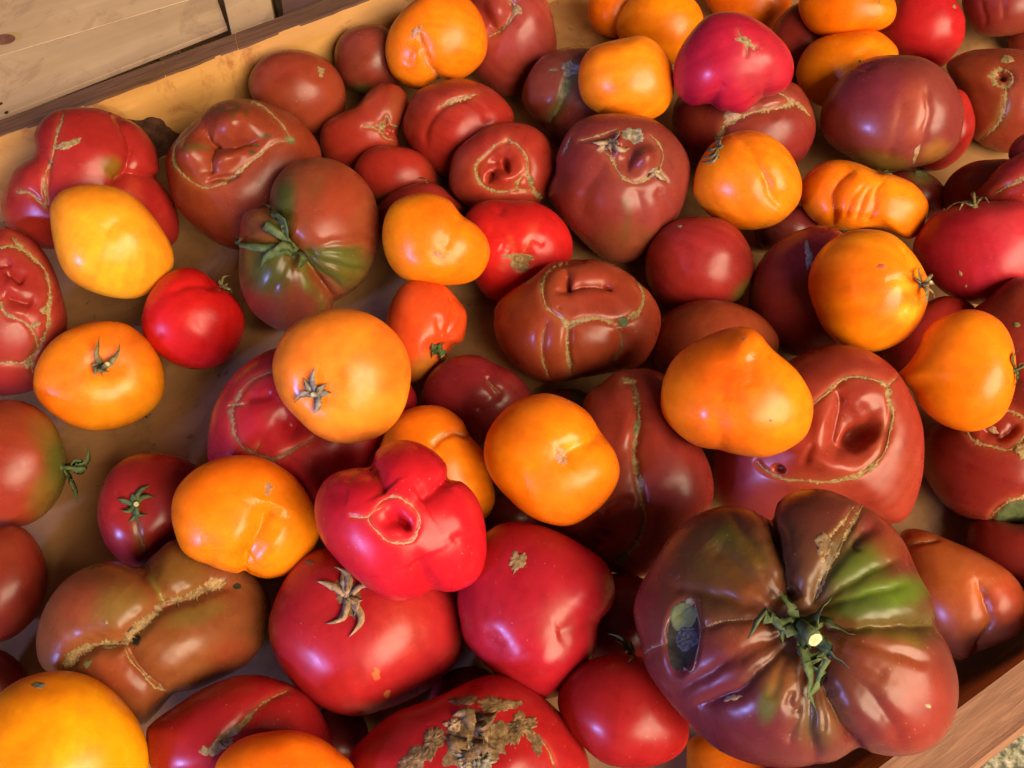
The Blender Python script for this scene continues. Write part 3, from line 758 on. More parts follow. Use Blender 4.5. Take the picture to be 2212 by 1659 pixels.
tom('crimson_tomato', 'large crimson tomato with looping seam under two orange ones, left of centre', (0.352,0.013,0.021),
    [(447,960),(455,890),(485,830),(530,785),(590,755),(680,740),(800,760),(880,820),(902,870),(880,950),(830,1030),(760,1080),(690,1095),(600,1080),(500,1050),(455,1010)],
    D(620,900,80,60,.3,22), G(T(4,(1540,980),(1620,950),(1720,940)),12,7), D(*T(4,(1840,1150))[0],24,26,0,18), D(*T(4,(1650,1060))[0],40,36,0,-10),
    S(T(4,(1730,790),(1620,830),(1550,890),(1500,960),(1460,1040),(1470,1130),(1480,1200),(1530,1270),(1600,1310),(1680,1345),(1740,1350),(1850,1290),(1990,1220)),9,False,'brown'), S(T(4,(1440,1010),(1550,1000)),5), S(T(4,(1610,1300),(1640,1250)),5), df=.7)
tom('dark_red_tomato', 'small dark red tomato with green flank hidden behind the front centre orange one', (0.218,0.022,0.017),
    [(1170,880),(1190,850),(1230,840),(1270,850),(1290,880),(1250,920),(1190,915)], TI(1255,860,26,16,.5,GRN,.9))
tom('orange_tomato', 'big orange tomato with withered grey calyx, resting on the crimson one', (0.81,0.212,0.016),
    [(587,800),(595,755),(625,710),(680,680),(740,670),(800,680),(850,715),(880,765),(888,820),(875,880),(840,925),(790,948),(730,955),(680,940),(640,905),(605,860)],
    D(687,850,55,52,0,17), CX((686,852),T(4,(2000,765),(1925,830),(2075,870),(2105,930),(1875,985),(1990,1055),(2050,1000)),T(4,(1992,932))[0],15,'grey',9,7),
    TP([(640,730),(660,780),(675,830)],14,(0.74,0.135,0.010),.4), TI(760,830,50,40,0,(0.86,0.243,0.010),.5), df=.8)
tom('brown_red_tomato', 'long brown red tomato with a knotted seam down its length, right of centre', (0.252,0.027,0.019),
    [(1265,860),(1300,830),(1340,800),(1400,797),(1440,815),(1455,860),(1470,920),(1505,960),(1532,1010),(1545,1060),(1535,1110),(1480,1180),(1430,1230),(1370,1245),(1310,1230),(1250,1180),(1200,1140),(1200,1050),(1240,950)],
    G([(1356,821),(1370,860),(1378,920),(1370,975),(1380,1045),(1390,1100),(1383,1160),(1335,1212)],15,9),
    S([(1350,822),(1368,830),(1374,860),(1378,890),(1380,920),(1372,945),(1370,975),(1374,1015),(1381,1045),(1388,1093),(1394,1125),(1384,1160),(1363,1189),(1335,1212)],13,False,'tan'), PT(1375,925,8,20,.1,'green'), PT(1382,1040,10,16,0,'grey'),
    PT(1345,1205,22,12,-.6,'green'), PT(1358,822,16,8,.2), H(*T(8,(2010,190))[0],11,8,.6,18), D(*T(8,(2000,200))[0],26,20,.4,9), D(*T(8,(1975,255))[0],8,8,0,8), D(*T(5,(1880,1150))[0],18,40,.2,-7), D(1320,1110,26,18,0,-7), G([(1300,1110),(1340,1080),(1370,1090)],10,8), df=.75)
tom('red_tomato', 'large red tomato with a deep hollow inside a seam loop, right', (0.30,0.030,0.020),
    [(1540,1010),(1560,920),(1650,820),(1720,770),(1790,748),(1860,755),(1920,790),(1960,840),(1990,910),(1995,980),(1985,1050),(1955,1118),(1900,1130),(1800,1138),(1650,1130),(1560,1090)],
    D(*T(6,(1130,1130))[0],72,62,-.5,30), H(*T(6,(1190,1195))[0],46,27,-.62,46), D(*T(6,(1185,1195))[0],60,40,-.6,14), D(*T(6,(1180,950))[0],44,24,-.1,-8), D(*T(6,(930,1140))[0],22,46,.3,-18), D(*T(6,(960,1370))[0],62,24,.3,-18), H(*T(6,(645,1415))[0],12,8,.4,18),
    G(T(6,(1030,900),(1040,1050),(1000,1230),(1100,1330)),8,12), G(T(6,(800,1380),(840,1320),(880,1250)),10,6),
    S(T(6,(860,1015),(930,950),(1000,890),(1070,840),(1160,825),(1260,850),(1330,890),(1350,970),(1370,1050),(1360,1150),(1340,1240),(1300,1330),(1230,1400),(1130,1460),(1000,1490),(860,1490),(720,1480),(620,1450),(550,1410),(520,1370)),9),
    S(T(6,(1330,890),(1365,860),(1400,830)),6), PT(*T(6,(1240,1400))[0],14,9,-.6), PT(*T(6,(1345,930))[0],8,12,0), TI(1590,1020,40,60,0,(0.218,0.022,0.032),.7), df=.72)
tom('orange_tomato', 'large orange tomato with a pointed tip facing up, right of centre', (0.84,0.194,0.004),
    [(1428,860),(1435,815),(1460,770),(1510,735),(1570,715),(1610,715),(1640,735),(1680,765),(1720,800),(1750,850),(1755,895),(1740,940),(1700,970),(1650,987),(1600,985),(1555,978),(1500,965),(1455,930),(1432,895)],
    D(*T(6,(460,640))[0],36,30,.5,-16), D(*T(6,(560,700))[0],22,26,.4,4), G(T(6,(470,700),(480,800),(490,900)),20,4), G(T(6,(330,740),(310,860),(300,1000)),22,4), PT(*T(6,(432,592))[0],4,3,0,'grey'), G([(1560,985),(1555,940),(1550,900)],20,4),
    D(1525,890,28,40,0,-3), PT(*T(6,(600,1105))[0],4,3,0,'faint'))
tom('red_tomato', 'dark red tomato with corky ring and green slit at the right edge', (0.227,0.020,0.015),
    [(1985,1000),(2000,930),(2060,890),(2130,840),(2200,830),(2280,870),(2310,980),(2280,1080),(2220,1130),(2140,1135),(2060,1110),(2010,1060)],
    D(*T(6,(2060,1160))[0],44,28,0,9), G(T(6,(1930,1150),(2010,1190),(2040,1215),(2100,1180),(2170,1120)),7,13), S(T(6,(2050,1020),(2130,1050),(2200,1090),(2260,1150)),10), S(T(6,(1840,1175),(1890,1235),(2000,1270),(2100,1290),(2170,1240),(2230,1170)),10),
    PT(*T(6,(2185,1290))[0],16,20,.3), PT(*T(6,(2010,1165))[0],14,7,.7,'paper'), D(2205,1120,60,30,-.5,16), PT(2196,1122,60,38,-.5,'flesh',.12,.1), PT(2212,1140,46,22,-.4,'hole',.2,.25), S([(2260,1075),(2200,1077),(2160,1095),(2140,1120),(2150,1145),(2200,1152)],8))
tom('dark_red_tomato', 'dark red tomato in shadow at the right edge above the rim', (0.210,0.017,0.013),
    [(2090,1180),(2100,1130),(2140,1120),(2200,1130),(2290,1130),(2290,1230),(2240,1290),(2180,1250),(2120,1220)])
tom('orange_tomato', 'orange tomato with pointed left end and small calyx near the right edge', (0.84,0.194,0.004),
    [(1943,812),(1962,788),(1985,755),(2000,715),(2035,685),(2080,670),(2125,675),(2165,700),(2190,745),(2195,800),(2185,860),(2160,905),(2110,930),(2060,925),(2015,900),(1985,870),(1968,842)],
    D(1955,812,30,30,0,-4), CX((2190,800),[(2198,755),(2210,785),(2190,820),(2213,810),(2185,835)],(2203,790),9,None,5,3), c=(2085,800))

tom('dark_red_tomato', 'dark red tomato deep in the shadow left of the giant striped one', (0.17,0.010,0.010),  # filler fruit, added so that this gap reads dark
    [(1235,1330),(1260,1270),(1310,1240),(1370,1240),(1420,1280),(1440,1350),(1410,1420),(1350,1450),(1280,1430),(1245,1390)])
tom('dark_red_tomato', 'dark red tomato sunk behind the pale rimmed bottom red ones, lower centre', (0.15,0.010,0.010),  # another dark filler, put in to hide lit floor between the fruit
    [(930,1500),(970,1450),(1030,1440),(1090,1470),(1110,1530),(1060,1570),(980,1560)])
tom('dark_red_tomato', 'dark red tomato low in the gap between the star sepalled and wedge seamed ones', (0.13,0.010,0.010),  # made-up fruit standing over bare floor to darken the gap
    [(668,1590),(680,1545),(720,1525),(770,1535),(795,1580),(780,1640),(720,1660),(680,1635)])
# ---- lower left
tom('red_green_tomato', 'red tomato with green shoulder and leafy calyx at the left edge', (0.28,0.032,0.013),
    [(-90,1000),(-70,910),(-20,870),(30,862),(80,880),(120,920),(140,980),(138,1040),(110,1100),(60,1135),(0,1140),(-60,1110)],
    TI(135,1000,46,100,0,(0.07,0.075,0.012),.95), TI(100,1080,40,50,0,OLV,.7), TI(100,930,40,40,0,OLV,.5),
    CX((134,1010),T(4,(540,1260),(550,1350),(480,1380),(545,1400),(500,1435),(430,1540),(480,1625)),T(4,(495,1410))[0],15,None,8,6))
tom('brown_red_tomato', 'round brown red tomato at the left edge, below the leafy one', (0.252,0.029,0.015),
    [(-80,1260),(-60,1180),(0,1138),(50,1142),(85,1180),(105,1230),(95,1290),(60,1350),(0,1385),(-60,1350)])
tom('dark_red_tomato', 'dark red tomato in the lower left corner behind the golden orange one', (0.202,0.018,0.013),
    [(-70,1450),(-40,1400),(5,1405),(40,1430),(62,1470),(50,1510),(-10,1530),(-60,1500)])
tom('dark_red_tomato', 'dark red tomato with pale rimmed green calyx, left', (0.27,0.014,0.013),
    [(208,1110),(215,1060),(240,1015),(285,985),(345,980),(400,990),(450,1030),(460,1100),(430,1160),(380,1190),(330,1215),(280,1218),(235,1185),(215,1145)],
    D(290,1095,40,34,0,10), CX((292,1090),[(254,1078),(262,1100),(285,1065),(335,1075),(325,1050),(300,1125),(278,1128),(322,1112)],(300,1088),12,None,9,6),
    S([(294,1115),(300,1150),(312,1195)],11,False,'brown',.4), TI(297,1150,14,40,-.2,(0.16,0.05,0.02),.8))
tom('brown_green_tomato', 'large lobed brown olive tomato split by a thick corky seam, lower left', (0.20,0.058,0.018),
    [(80,1400),(85,1350),(105,1300),(140,1255),(200,1220),(250,1213),(298,1221),(330,1195),(380,1165),(450,1190),(530,1225),(580,1290),(577,1350),(565,1400),(530,1440),(470,1470),(420,1490),(378,1498),(340,1535),(305,1562),(240,1540),(150,1480),(95,1445)],
    G(T(7,(400,1040),(450,940),(560,890),(700,870),(800,850),(850,790),(950,700),(1050,610),(1150,580),(1250,550),(1330,510),(1420,490),(1520,505)),20,22), G(T(7,(790,910),(830,980),(900,1060),(980,1150),(1050,1190)),12,15),
    G(T(7,(1050,590),(990,480),(940,400),(880,365)),22,16), D(*T(7,(1250,850))[0],70,55,-.3,-10), D(*T(7,(700,600))[0],60,60,-.4,-6),
    S(T(7,(400,1030),(450,950),(560,890),(700,870),(800,850),(850,790),(950,700),(1050,610),(1150,580),(1250,550),(1330,510),(1430,485)),20,False,'tan'), S(T(7,(790,900),(830,980),(900,1060),(980,1140),(1050,1170)),8),
    PT(*T(7,(450,970))[0],15,20,.5), PT(*T(7,(690,880))[0],18,10,.2,'dark'), PT(*T(7,(865,850))[0],11,12,.2,'hole',.15,.3), PT(*T(7,(845,775))[0],14,6,-.5,'hole',.2,.3), PT(*T(7,(972,683))[0],9,6,-.5,'hole',.2,.3), PT(*T(7,(1500,510))[0],10,8,0,'hole',.1,.1), PT(*T(7,(1360,490))[0],26,12,-.3), PT(*T(7,(550,1000))[0],8,12,.6,'green'),
    TI(*T(7,(750,620))[0],70,40,-.4,(0.17,0.095,0.018),.8), TP(T(7,(940,390),(1000,500),(1040,580)),9,(0.18,0.16,0.02),.9), TI(*T(7,(1150,420))[0],60,40,.3,(0.17,0.095,0.018),.85), PT(*T(7,(675,735))[0],5,5,0), TI(*T(7,(1500,950))[0],60,40,0,(0.26,0.04,0.016),.6), TI(*T(7,(1250,680))[0],70,24,-.3,(0.14,0.085,0.018),.8), TI(*T(7,(700,1080))[0],50,40,0,(0.27,0.05,0.018),.6), TI(*T(7,(480,600))[0],50,50,0,(0.286,0.050,0.019),.6), df=.78, c=(330,1370))
tom('orange_tomato', 'orange tomato with a deep cleft facing the viewer, lower left', (0.84,0.194,0.004),
    [(373,1110),(378,1070),(400,1035),(440,1005),(490,987),(545,985),(590,1000),(635,1035),(665,1080),(685,1125),(685,1155),(665,1200),(630,1235),(580,1250),(545,1244),(528,1236),(505,1243),(450,1225),(400,1195),(380,1150)],
    G([(592,1085),(575,1130),(556,1180),(538,1215),(527,1240)],24,26), G([(450,1228),(460,1190)],20,4), PT(*T(4,(1700,1535))[0],10,12,.3,'rose',.7), D(582,1060,40,26,0,5), D(520,1150,30,50,.3,-4), D(610,1160,24,50,.3,-4), TI(575,1110,20,40,.3,(0.86,0.270,0.010),.6))
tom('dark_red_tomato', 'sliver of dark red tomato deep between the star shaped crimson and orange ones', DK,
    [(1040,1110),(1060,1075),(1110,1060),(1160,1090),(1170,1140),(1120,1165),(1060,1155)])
tom('red_tomato', 'large red tomato with a papery brown star of sepals, bottom centre', (0.370,0.015,0.019),
    [(576,1340),(590,1290),(620,1230),(660,1190),(720,1180),(850,1220),(960,1250),(1000,1310),(1003,1370),(985,1430),(930,1490),(850,1530),(770,1545),(700,1530),(640,1490),(600,1440),(580,1390)],
    D(750,1290,60,50,0,12), PT(752,1288,26,34,-.2,'dark',.5,.3), CX((752,1288),T(8,(190,480),(300,395),(350,410),(590,570),(480,600),(395,830),(350,720),(250,745),(430,700)),None,17,'paper',10,4),
    PT(*T(8,(565,1065))[0],11,15,-.3,'faint'), PT(*T(8,(635,1190))[0],8,10,0,'faint'), PT(*T(8,(145,355))[0],10,6,.3,'brown'), TI(870,1350,60,60,0,(0.386,0.034,0.019),.6))
tom('orange_tomato', 'orange tomato with seamed shoulder behind the star shaped crimson one', (0.82,0.180,0.004),
    [(815,990),(830,940),(860,900),(910,882),(955,885),(993,910),(1015,945),(1045,980),(1060,1030),(1068,1080),(1045,1120),(1000,1130),(900,1100),(840,1050)],
    S(T(5,(655,1285),(690,1230),(740,1195),(810,1178),(890,1205)),6.5,False,'rose',.5), G(T(5,(655,1285),(690,1230),(740,1195),(810,1178),(895,1205)),10,7))
tom('red_tomato', 'red tomato like a blunt pepper with tan patch at its top, lower centre', (0.370,0.011,0.021),
    [(990,1290),(1000,1220),(1040,1160),(1090,1130),(1150,1130),(1210,1150),(1270,1185),(1310,1220),(1327,1270),(1320,1310),(1298,1345),(1290,1400),(1270,1450),(1230,1490),(1175,1510),(1120,1490),(1060,1440),(1010,1390),(995,1340)],
    PT(1118,1212,15,27,.35,None,.5), D(1118,1212,40,40,0,5), D(1180,1440,70,50,.5,-10), G([(1300,1340),(1250,1350),(1200,1370)],26,8), D(1060,1390,40,30,.7,6), D(1270,1270,30,40,0,-6), TI(1205,1350,40,50,0,(0.353,0.050,0.032),.5))
tom('orange_tomato', 'glossy orange tomato with small grey rose scar and cleft, centre', (0.84,0.184,0.004),
    [(1048,980),(1055,935),(1085,890),(1130,860),(1180,850),(1230,865),(1270,890),(1300,932),(1330,975),(1341,1020),(1325,1065),(1290,1105),(1235,1135),(1180,1130),(1130,1105),(1085,1060),(1058,1020)],
    PT(*T(5,(1480,1335))[0],11,24,-.35,'rose',.45), G([(1303,935),(1270,955),(1235,975),(1212,990)],20,11), D(1212,985,40,30,-.4,7), D(1290,1030,34,34,0,-4), D(1180,930,60,40,0,-3), TI(1220,960,30,40,-.4,(0.86,0.261,0.010),.6))
tom('crimson_tomato', 'crimson star shaped lobed tomato with a seam ring, lower centre', (0.50,0.010,0.020),
    [(683,1105),(690,1060),(715,1027),(760,1010),(796,1004),(812,970),(840,952),(885,950),(930,970),(963,1003),(968,1032),(1000,1043),(1030,1080),(1047,1140),(1047,1210),(1025,1255),(980,1278),(935,1276),(900,1293),(850,1295),(800,1270),(745,1220),(700,1165)],
    D(855,1126,32,24,.3,26), H(864,1129,24,11,.48,24), D(850,1146,20,10,.3,-8), S(T(8,(600,10),(540,45),(515,75),(530,120),(580,170),(630,215),(690,235),(760,235),(805,215),(825,160),(845,100),(830,40),(800,10)),5,False,'rose'),
    S(T(5,(300,1655),(350,1610),(430,1585),(500,1620),(545,1655)),5,False,'rose'), S(T(8,(400,65),(460,70),(515,70)),6,False,'rose'),
    G([(795,1004),(815,1030),(835,1060)],20,12), G([(968,1032),(935,1060),(905,1080)],18,14), G([(930,1278),(915,1240),(900,1210)],20,9), G([(700,1060),(750,1070)],18,4), G([(1045,1160),(1000,1160),(975,1170)],12,4), G([(780,1006),(760,1020),(745,1040)],8,6), D(870,1010,40,40,0,-6), D(1000,1130,30,50,0,-6), D(760,1090,40,40,0,-4))

# ---- front row
tom('orange_brown_tomato', 'orange brown lobed tomato beside the big striped one, above the rim', (0.36,0.080,0.022),
    [(1940,1200),(1945,1150),(1985,1142),(2060,1168),(2120,1195),(2180,1235),(2212,1280),(2218,1330),(2195,1370),(2140,1400),(2108,1412),(2070,1428),(2000,1380),(1950,1280)],
    G(T(9,(1960,380),(2000,480),(2040,600),(2035,680),(1975,770),(1930,835)),10,14), S(T(9,(1580,215),(1640,195),(1700,190),(1745,178)),4.5), G(T(9,(1580,215),(1650,195),(1750,178)),6,6), TI(2020,1230,60,60,0,(0.42,0.10,0.02),.6), TI(2180,1300,40,60,0,(0.353,0.045,0.019),.7))
tom('red_tomato', 'red tomato in the front row with dark tangled calyx left of the giant', (0.29,0.010,0.010),
    [(1205,1510),(1225,1460),(1270,1425),(1330,1408),(1400,1420),(1450,1465),(1480,1535),(1484,1600),(1450,1640),(1390,1660),(1310,1655),(1255,1610),(1218,1560)],
    CX((1365,1415),T(8,(2030,810),(2080,850),(2170,850),(2120,930),(2190,960),(2160,1000),(2200,900)),T(8,(2150,930))[0],9,None,7,8))
tom('orange_tomato', 'orange tomato mostly hidden beneath the giant striped tomato, bottom', (0.80,0.180,0.005),
    [(1483,1640),(1490,1595),(1540,1585),(1620,1620),(1660,1690),(1620,1760),(1540,1770),(1495,1710)])
tom('red_tomato', 'red tomato at the bottom with a wedge shaped corky seam', (0.302,0.011,0.013),
    [(315,1590),(330,1560),(370,1530),(430,1490),(490,1462),(545,1455),(600,1470),(660,1500),(700,1550),(720,1600),(700,1680),(600,1720),(450,1720),(340,1680)],
    G(T(7,(1380,1500),(1480,1400),(1600,1290),(1700,1220),(1830,1180)),14,8), S(T(7,(1540,1380),(1600,1310),(1660,1250),(1740,1205),(1820,1170)),6), PT(*T(7,(1400,1500))[0],50,14,-.6), PT(*T(7,(1500,1410))[0],34,10,-.75), PT(*T(7,(1310,1550))[0],18,11,.2), PT(*T(7,(1570,1340))[0],22,6,-.8))
tom('red_tomato', 'red tomato at the bottom with a big dry brown corky crater', (0.319,0.011,0.013),
    [(755,1640),(790,1590),(850,1540),(930,1510),(1010,1478),(1070,1465),(1130,1485),(1200,1530),(1250,1590),(1275,1660),(1250,1760),(1100,1820),(900,1800),(780,1720)],
    D(1020,1600,80,60,0,16), D(1100,1640,50,50,0,-10), PT(*T(8,(1200,1480))[0],78,58,.2,'dark',.35,.14), PT(*T(8,(920,1500))[0],24,36,.4,'dark',.3,.4), PT(*T(8,(800,1610))[0],44,22,-.4,'dark',.4,.3), PT(*T(8,(1330,1260))[0],40,20,.1,'dark',.5,.2), PT(*T(8,(1120,1230))[0],26,13,-.1,'dark',.5,.2), PT(*T(8,(1480,1400))[0],32,30,.6,'dark',.5,.3), PT(*T(8,(1580,1500))[0],18,22,-.5,'dark',.5,.2),
    PT(*T(8,(1180,1600))[0],44,34,.1,'grey',.4,.3), PT(*T(8,(1120,1430))[0],18,16,.1,'hole',.4,.5),
    PT(*T(8,(1215,1245))[0],8,12,.1,'redhole',.2,.35), PT(*T(8,(1355,1235))[0],12,7,-.3,'redhole',.2,.35), PT(*T(8,(1140,1215))[0],7,5,0,'redhole',.2,.35),
    CX(T(8,(1190,1410))[0],T(8,(1050,1340),(1260,1490),(1330,1310)),None,34,'dark',5,8), CX(T(8,(1160,1520))[0],T(8,(1030,1450),(1320,1560),(1110,1620)),None,34,'dark',5,8), PT(*T(8,(1060,1390))[0],22,16,.5,'paper',.4,.4), PT(*T(8,(1245,1440))[0],12,26,-.3,'paper',.3,.5), PT(*T(8,(1130,1650))[0],20,14,.3,'paper',.4,.4), S(T(8,(1620,1500),(1660,1560),(1690,1640)),5))
tom('orange_tomato', 'orange tomato cut by the bottom edge in front of the wedge seamed red one', (0.78,0.149,0.004),
    [(465,1668),(490,1622),(540,1590),(610,1578),(680,1590),(730,1620),(768,1665),(750,1740),(620,1790),(490,1740)], D(620,1640,60,20,-.2,3))
tom('yellow_orange_tomato', 'big golden orange tomato in the bottom left corner', (0.84,0.270,0.004),
    [(-70,1600),(-30,1520),(20,1475),(80,1455),(150,1453),(210,1470),(265,1510),(305,1565),(322,1630),(310,1720),(250,1790),(150,1820),(30,1800),(-50,1720)],
    PT(*T(7,(245,1135))[0],18,7,.1,'grey',.3), D(*T(7,(245,1135))[0],50,20,0,4), TI(85,1490,70,30,0,(0.82,0.198,0.004),.5))
tom('striped_tomato', 'giant dark maroon and green ribbed tomato with long green calyx, lower right', (0.135,0.022,0.020),
    [(1370,1320),(1385,1265),(1405,1230),(1440,1170),(1490,1120),(1560,1095),(1610,1098),(1650,1115),(1668,1122),(1680,1085),(1720,1060),(1780,1055),(1850,1080),(1910,1115),(1955,1170),(1985,1240),(2015,1300),(2020,1350),(2045,1400),(2062,1470),(2055,1540),(2020,1600),(1960,1630),(1890,1628),(1862,1620),(1800,1648),(1720,1658),(1640,1650),(1560,1620),(1500,1570),(1450,1520),(1400,1450),(1385,1390)],
    D(*T(9,(1000,640))[0],90,80,0,42), G(T(9,(880,600),(700,520),(480,470),(250,420)),16,9), G(T(9,(900,700),(720,760),(520,900),(330,1000)),14,8), G(T(9,(1040,880),(1010,1080),(940,1300)),14,10), G(T(9,(1130,800),(1330,960),(1500,1180),(1560,1330)),18,9), G(T(9,(1160,690),(1400,760),(1700,850)),14,7), G(T(9,(1070,520),(1180,330),(1330,160),(1450,60)),16,10), G(T(9,(930,520),(860,360),(700,150),(620,20)),14,8),
    G(T(9,(830,70),(870,150),(900,270),(925,390),(960,500)),14,34), G(T(9,(1050,600),(1200,660),(1450,652),(1640,645),(1740,655)),11,18), G(T(9,(960,740),(870,810),(760,920),(650,1010),(440,1090)),12,14),
    G(T(9,(1020,720),(1070,860),(1080,1000),(1060,1200),(1090,1400)),16,18), G(T(9,(1080,780),(1130,950),(1180,1080),(1250,1230),(1345,1330)),14,28), G(T(9,(1110,1000),(1130,1120),(1140,1240)),7,6), G(T(9,(1150,1010),(1190,1120),(1230,1240)),7,6),
    G(T(9,(900,540),(780,430),(640,300),(500,180)),18,10), G(T(9,(900,500),(830,400),(770,300)),9,7), G(T(9,(930,640),(760,610),(600,620),(440,665)),12,8), G(T(9,(920,690),(800,760),(650,850)),12,6), G(T(9,(1060,540),(1250,430),(1420,330),(1560,270)),14,9), G(T(9,(1080,560),(1300,490),(1600,420)),10,5), G(T(9,(1060,500),(1130,350),(1230,180),(1320,20)),14,8), G(T(9,(1150,740),(1300,830),(1480,930)),16,7), G(T(9,(1370,90),(1320,150),(1310,200),(1350,215)),6,7), G(T(9,(960,1000),(950,1080),(1000,1130)),10,8), G(T(9,(950,760),(900,900),(840,1050)),16,7),
    S(T(9,(1290,0),(1230,90),(1170,160),(1150,220),(1125,310),(1110,400),(1080,500)),7), S(T(9,(1340,0),(1290,90),(1240,180),(1190,280),(1140,380),(1090,500)),8),
    S(T(9,(850,632),(760,610),(620,620),(540,635),(465,662)),5,False,None,.4), S(T(9,(275,742),(200,772),(145,812)),6,False,'grey'),
    PT(*T(9,(1130,205))[0],21,24,.1,'dark',.25,.2), PT(*T(9,(1125,225))[0],13,16,.1,'hole',.2,.4),
    H(*T(9,(366,702))[0],33,76,.12,26), PT(*T(9,(368,705))[0],35,76,.12,'hole',.08,.05), PT(*T(9,(372,600))[0],28,34,.25,'flesh',.08,.12), PT(*T(9,(392,715))[0],24,30,.2,'slate',.15,.15), PT(*T(9,(405,520))[0],9,11,.2,'grey',.2,.3),
    S(T(9,(430,505),(360,540),(295,610),(272,700),(305,790),(360,860),(420,890),(445,800),(465,670),(440,560),(430,505)),4.5,False,'grey',.2),
    TI(*T(9,(1010,620))[0],230,190,0,(0.085,0.042,0.014),.7), TI(*T(9,(620,360))[0],150,105,.7,(0.070,0.032,0.011),.95), TI(*T(9,(500,900))[0],110,90,.3,(0.12,0.016,0.026),.7), TI(*T(9,(620,1150))[0],120,70,.3,(0.12,0.018,0.026),.7), TI(*T(9,(880,250))[0],46,80,.2,(0.075,0.032,0.012),.8), TI(*T(9,(1250,480))[0],80,70,0,(0.085,0.040,0.012),.8), TI(*T(9,(1350,720))[0],120,36,.15,(0.10,0.036,0.014),.8), TI(*T(9,(960,900))[0],110,60,0,(0.115,0.035,0.015),.7), TP(T(9,(520,120),(660,240),(800,360)),34,(0.062,0.088,0.010),1.0), TP(T(9,(420,260),(600,360),(780,450)),26,(0.07,0.07,0.012),.7), TI(*T(9,(1560,620))[0],100,40,.1,(0.075,0.075,0.013),.7), TI(*T(9,(1250,250))[0],40,70,.4,(0.06,0.05,0.012),.7), TI(*T(9,(1100,1180))[0],50,60,0,(0.09,0.055,0.016),.7), TI(*T(9,(1470,480))[0],100,38,-.2,(0.10,0.15,0.014),1.0), TI(*T(9,(1380,300))[0],86,40,-.6,(0.085,0.105,0.014),1.0), TP(T(9,(1300,660),(1480,690),(1690,760)),13,(0.08,0.10,0.012),.95), TI(*T(9,(840,1040))[0],22,50,.3,(0.09,0.10,0.016),.9), TI(*T(9,(1330,540))[0],60,20,-.1,(0.06,0.08,0.012),.9),
    TI(*T(9,(700,380))[0],130,70,.6,(0.12,0.035,0.012),.75), TI(*T(9,(1500,850))[0],90,70,.5,(0.24,0.06,0.02),.7), TI(*T(9,(1660,1130))[0],66,110,0,(0.269,0.031,0.017),.75), TI(*T(9,(1560,150))[0],70,60,.5,(0.252,0.034,0.017),.7), TI(*T(9,(700,720))[0],60,40,0,(0.22,0.05,0.016),.6), TI(*T(9,(900,300))[0],26,90,0,(0.10,0.03,0.012),.6),
    TI(*T(9,(900,920))[0],34,50,.2,(0.24,0.09,0.02),.7), TI(*T(9,(1200,1120))[0],34,60,-.3,(0.14,0.05,0.02),.7), TI(*T(9,(760,500))[0],36,36,.3,(0.24,0.07,0.02),.6),
    PT(*T(9,(635,1035))[0],17,8,-.3,'paper',.5), PT(*T(9,(1695,1080))[0],8,5,.2,'paper',.2),
    CX(T(9,(1000,640))[0],T(9,(825,540),(715,710),(890,750),(1205,535),(1305,710),(1275,865),(1140,980),(1030,1130),(960,880),(870,490),(1120,600),(1010,1030),(900,600)),T(9,(1070,735))[0],23,None,26,32), df=.60, db=.62, c=(1715,1365))


# ------------------------------------------------------------------ build the tomatoes
M_ROSE = rough_mat('rosy_scar', [(0.28, 0.10, 0.05), (0.42, 0.22, 0.12), (0.50, 0.32, 0.20)], 420)
M_GREY = rough_mat('grey_scar', [(0.08, 0.07, 0.05), (0.20, 0.17, 0.12), (0.36, 0.30, 0.23)], 330)
M_SLATE = rough_mat('slate_mould', [(0.03, 0.03, 0.03), (0.06, 0.06, 0.062), (0.13, 0.125, 0.12)], 700)
M_FAINT = rough_mat('faint_mark', [(0.40, 0.06, 0.02), (0.45, 0.12, 0.04)], 330, rough=0.5)
M_RHOLE = rough_mat('red_gap', [(0.16, 0.008, 0.008), (0.28, 0.012, 0.010)], 330, rough=0.4)
M_BROWN = rough_mat('brown_scar', [(0.09, 0.04, 0.022), (0.19, 0.10, 0.055), (0.28, 0.17, 0.10)], 380)
MATS = {None: M_SCAR, 'dark': M_SCARD, 'green': M_SCARG, 'paper': M_PAPER, 'grey': M_GREY, 'rose': M_ROSE, 'flesh': M_FLESH, 'hole': M_HOLE,
        'slate': M_SLATE, 'faint': M_FAINT, 'redhole': M_RHOLE, 'brown': M_BROWN, 'tan': rough_mat('tan_corky_scar', [(0.09, 0.05, 0.02), (0.21, 0.135, 0.06), (0.33, 0.235, 0.12)], 330), 'dry': M_DRY}


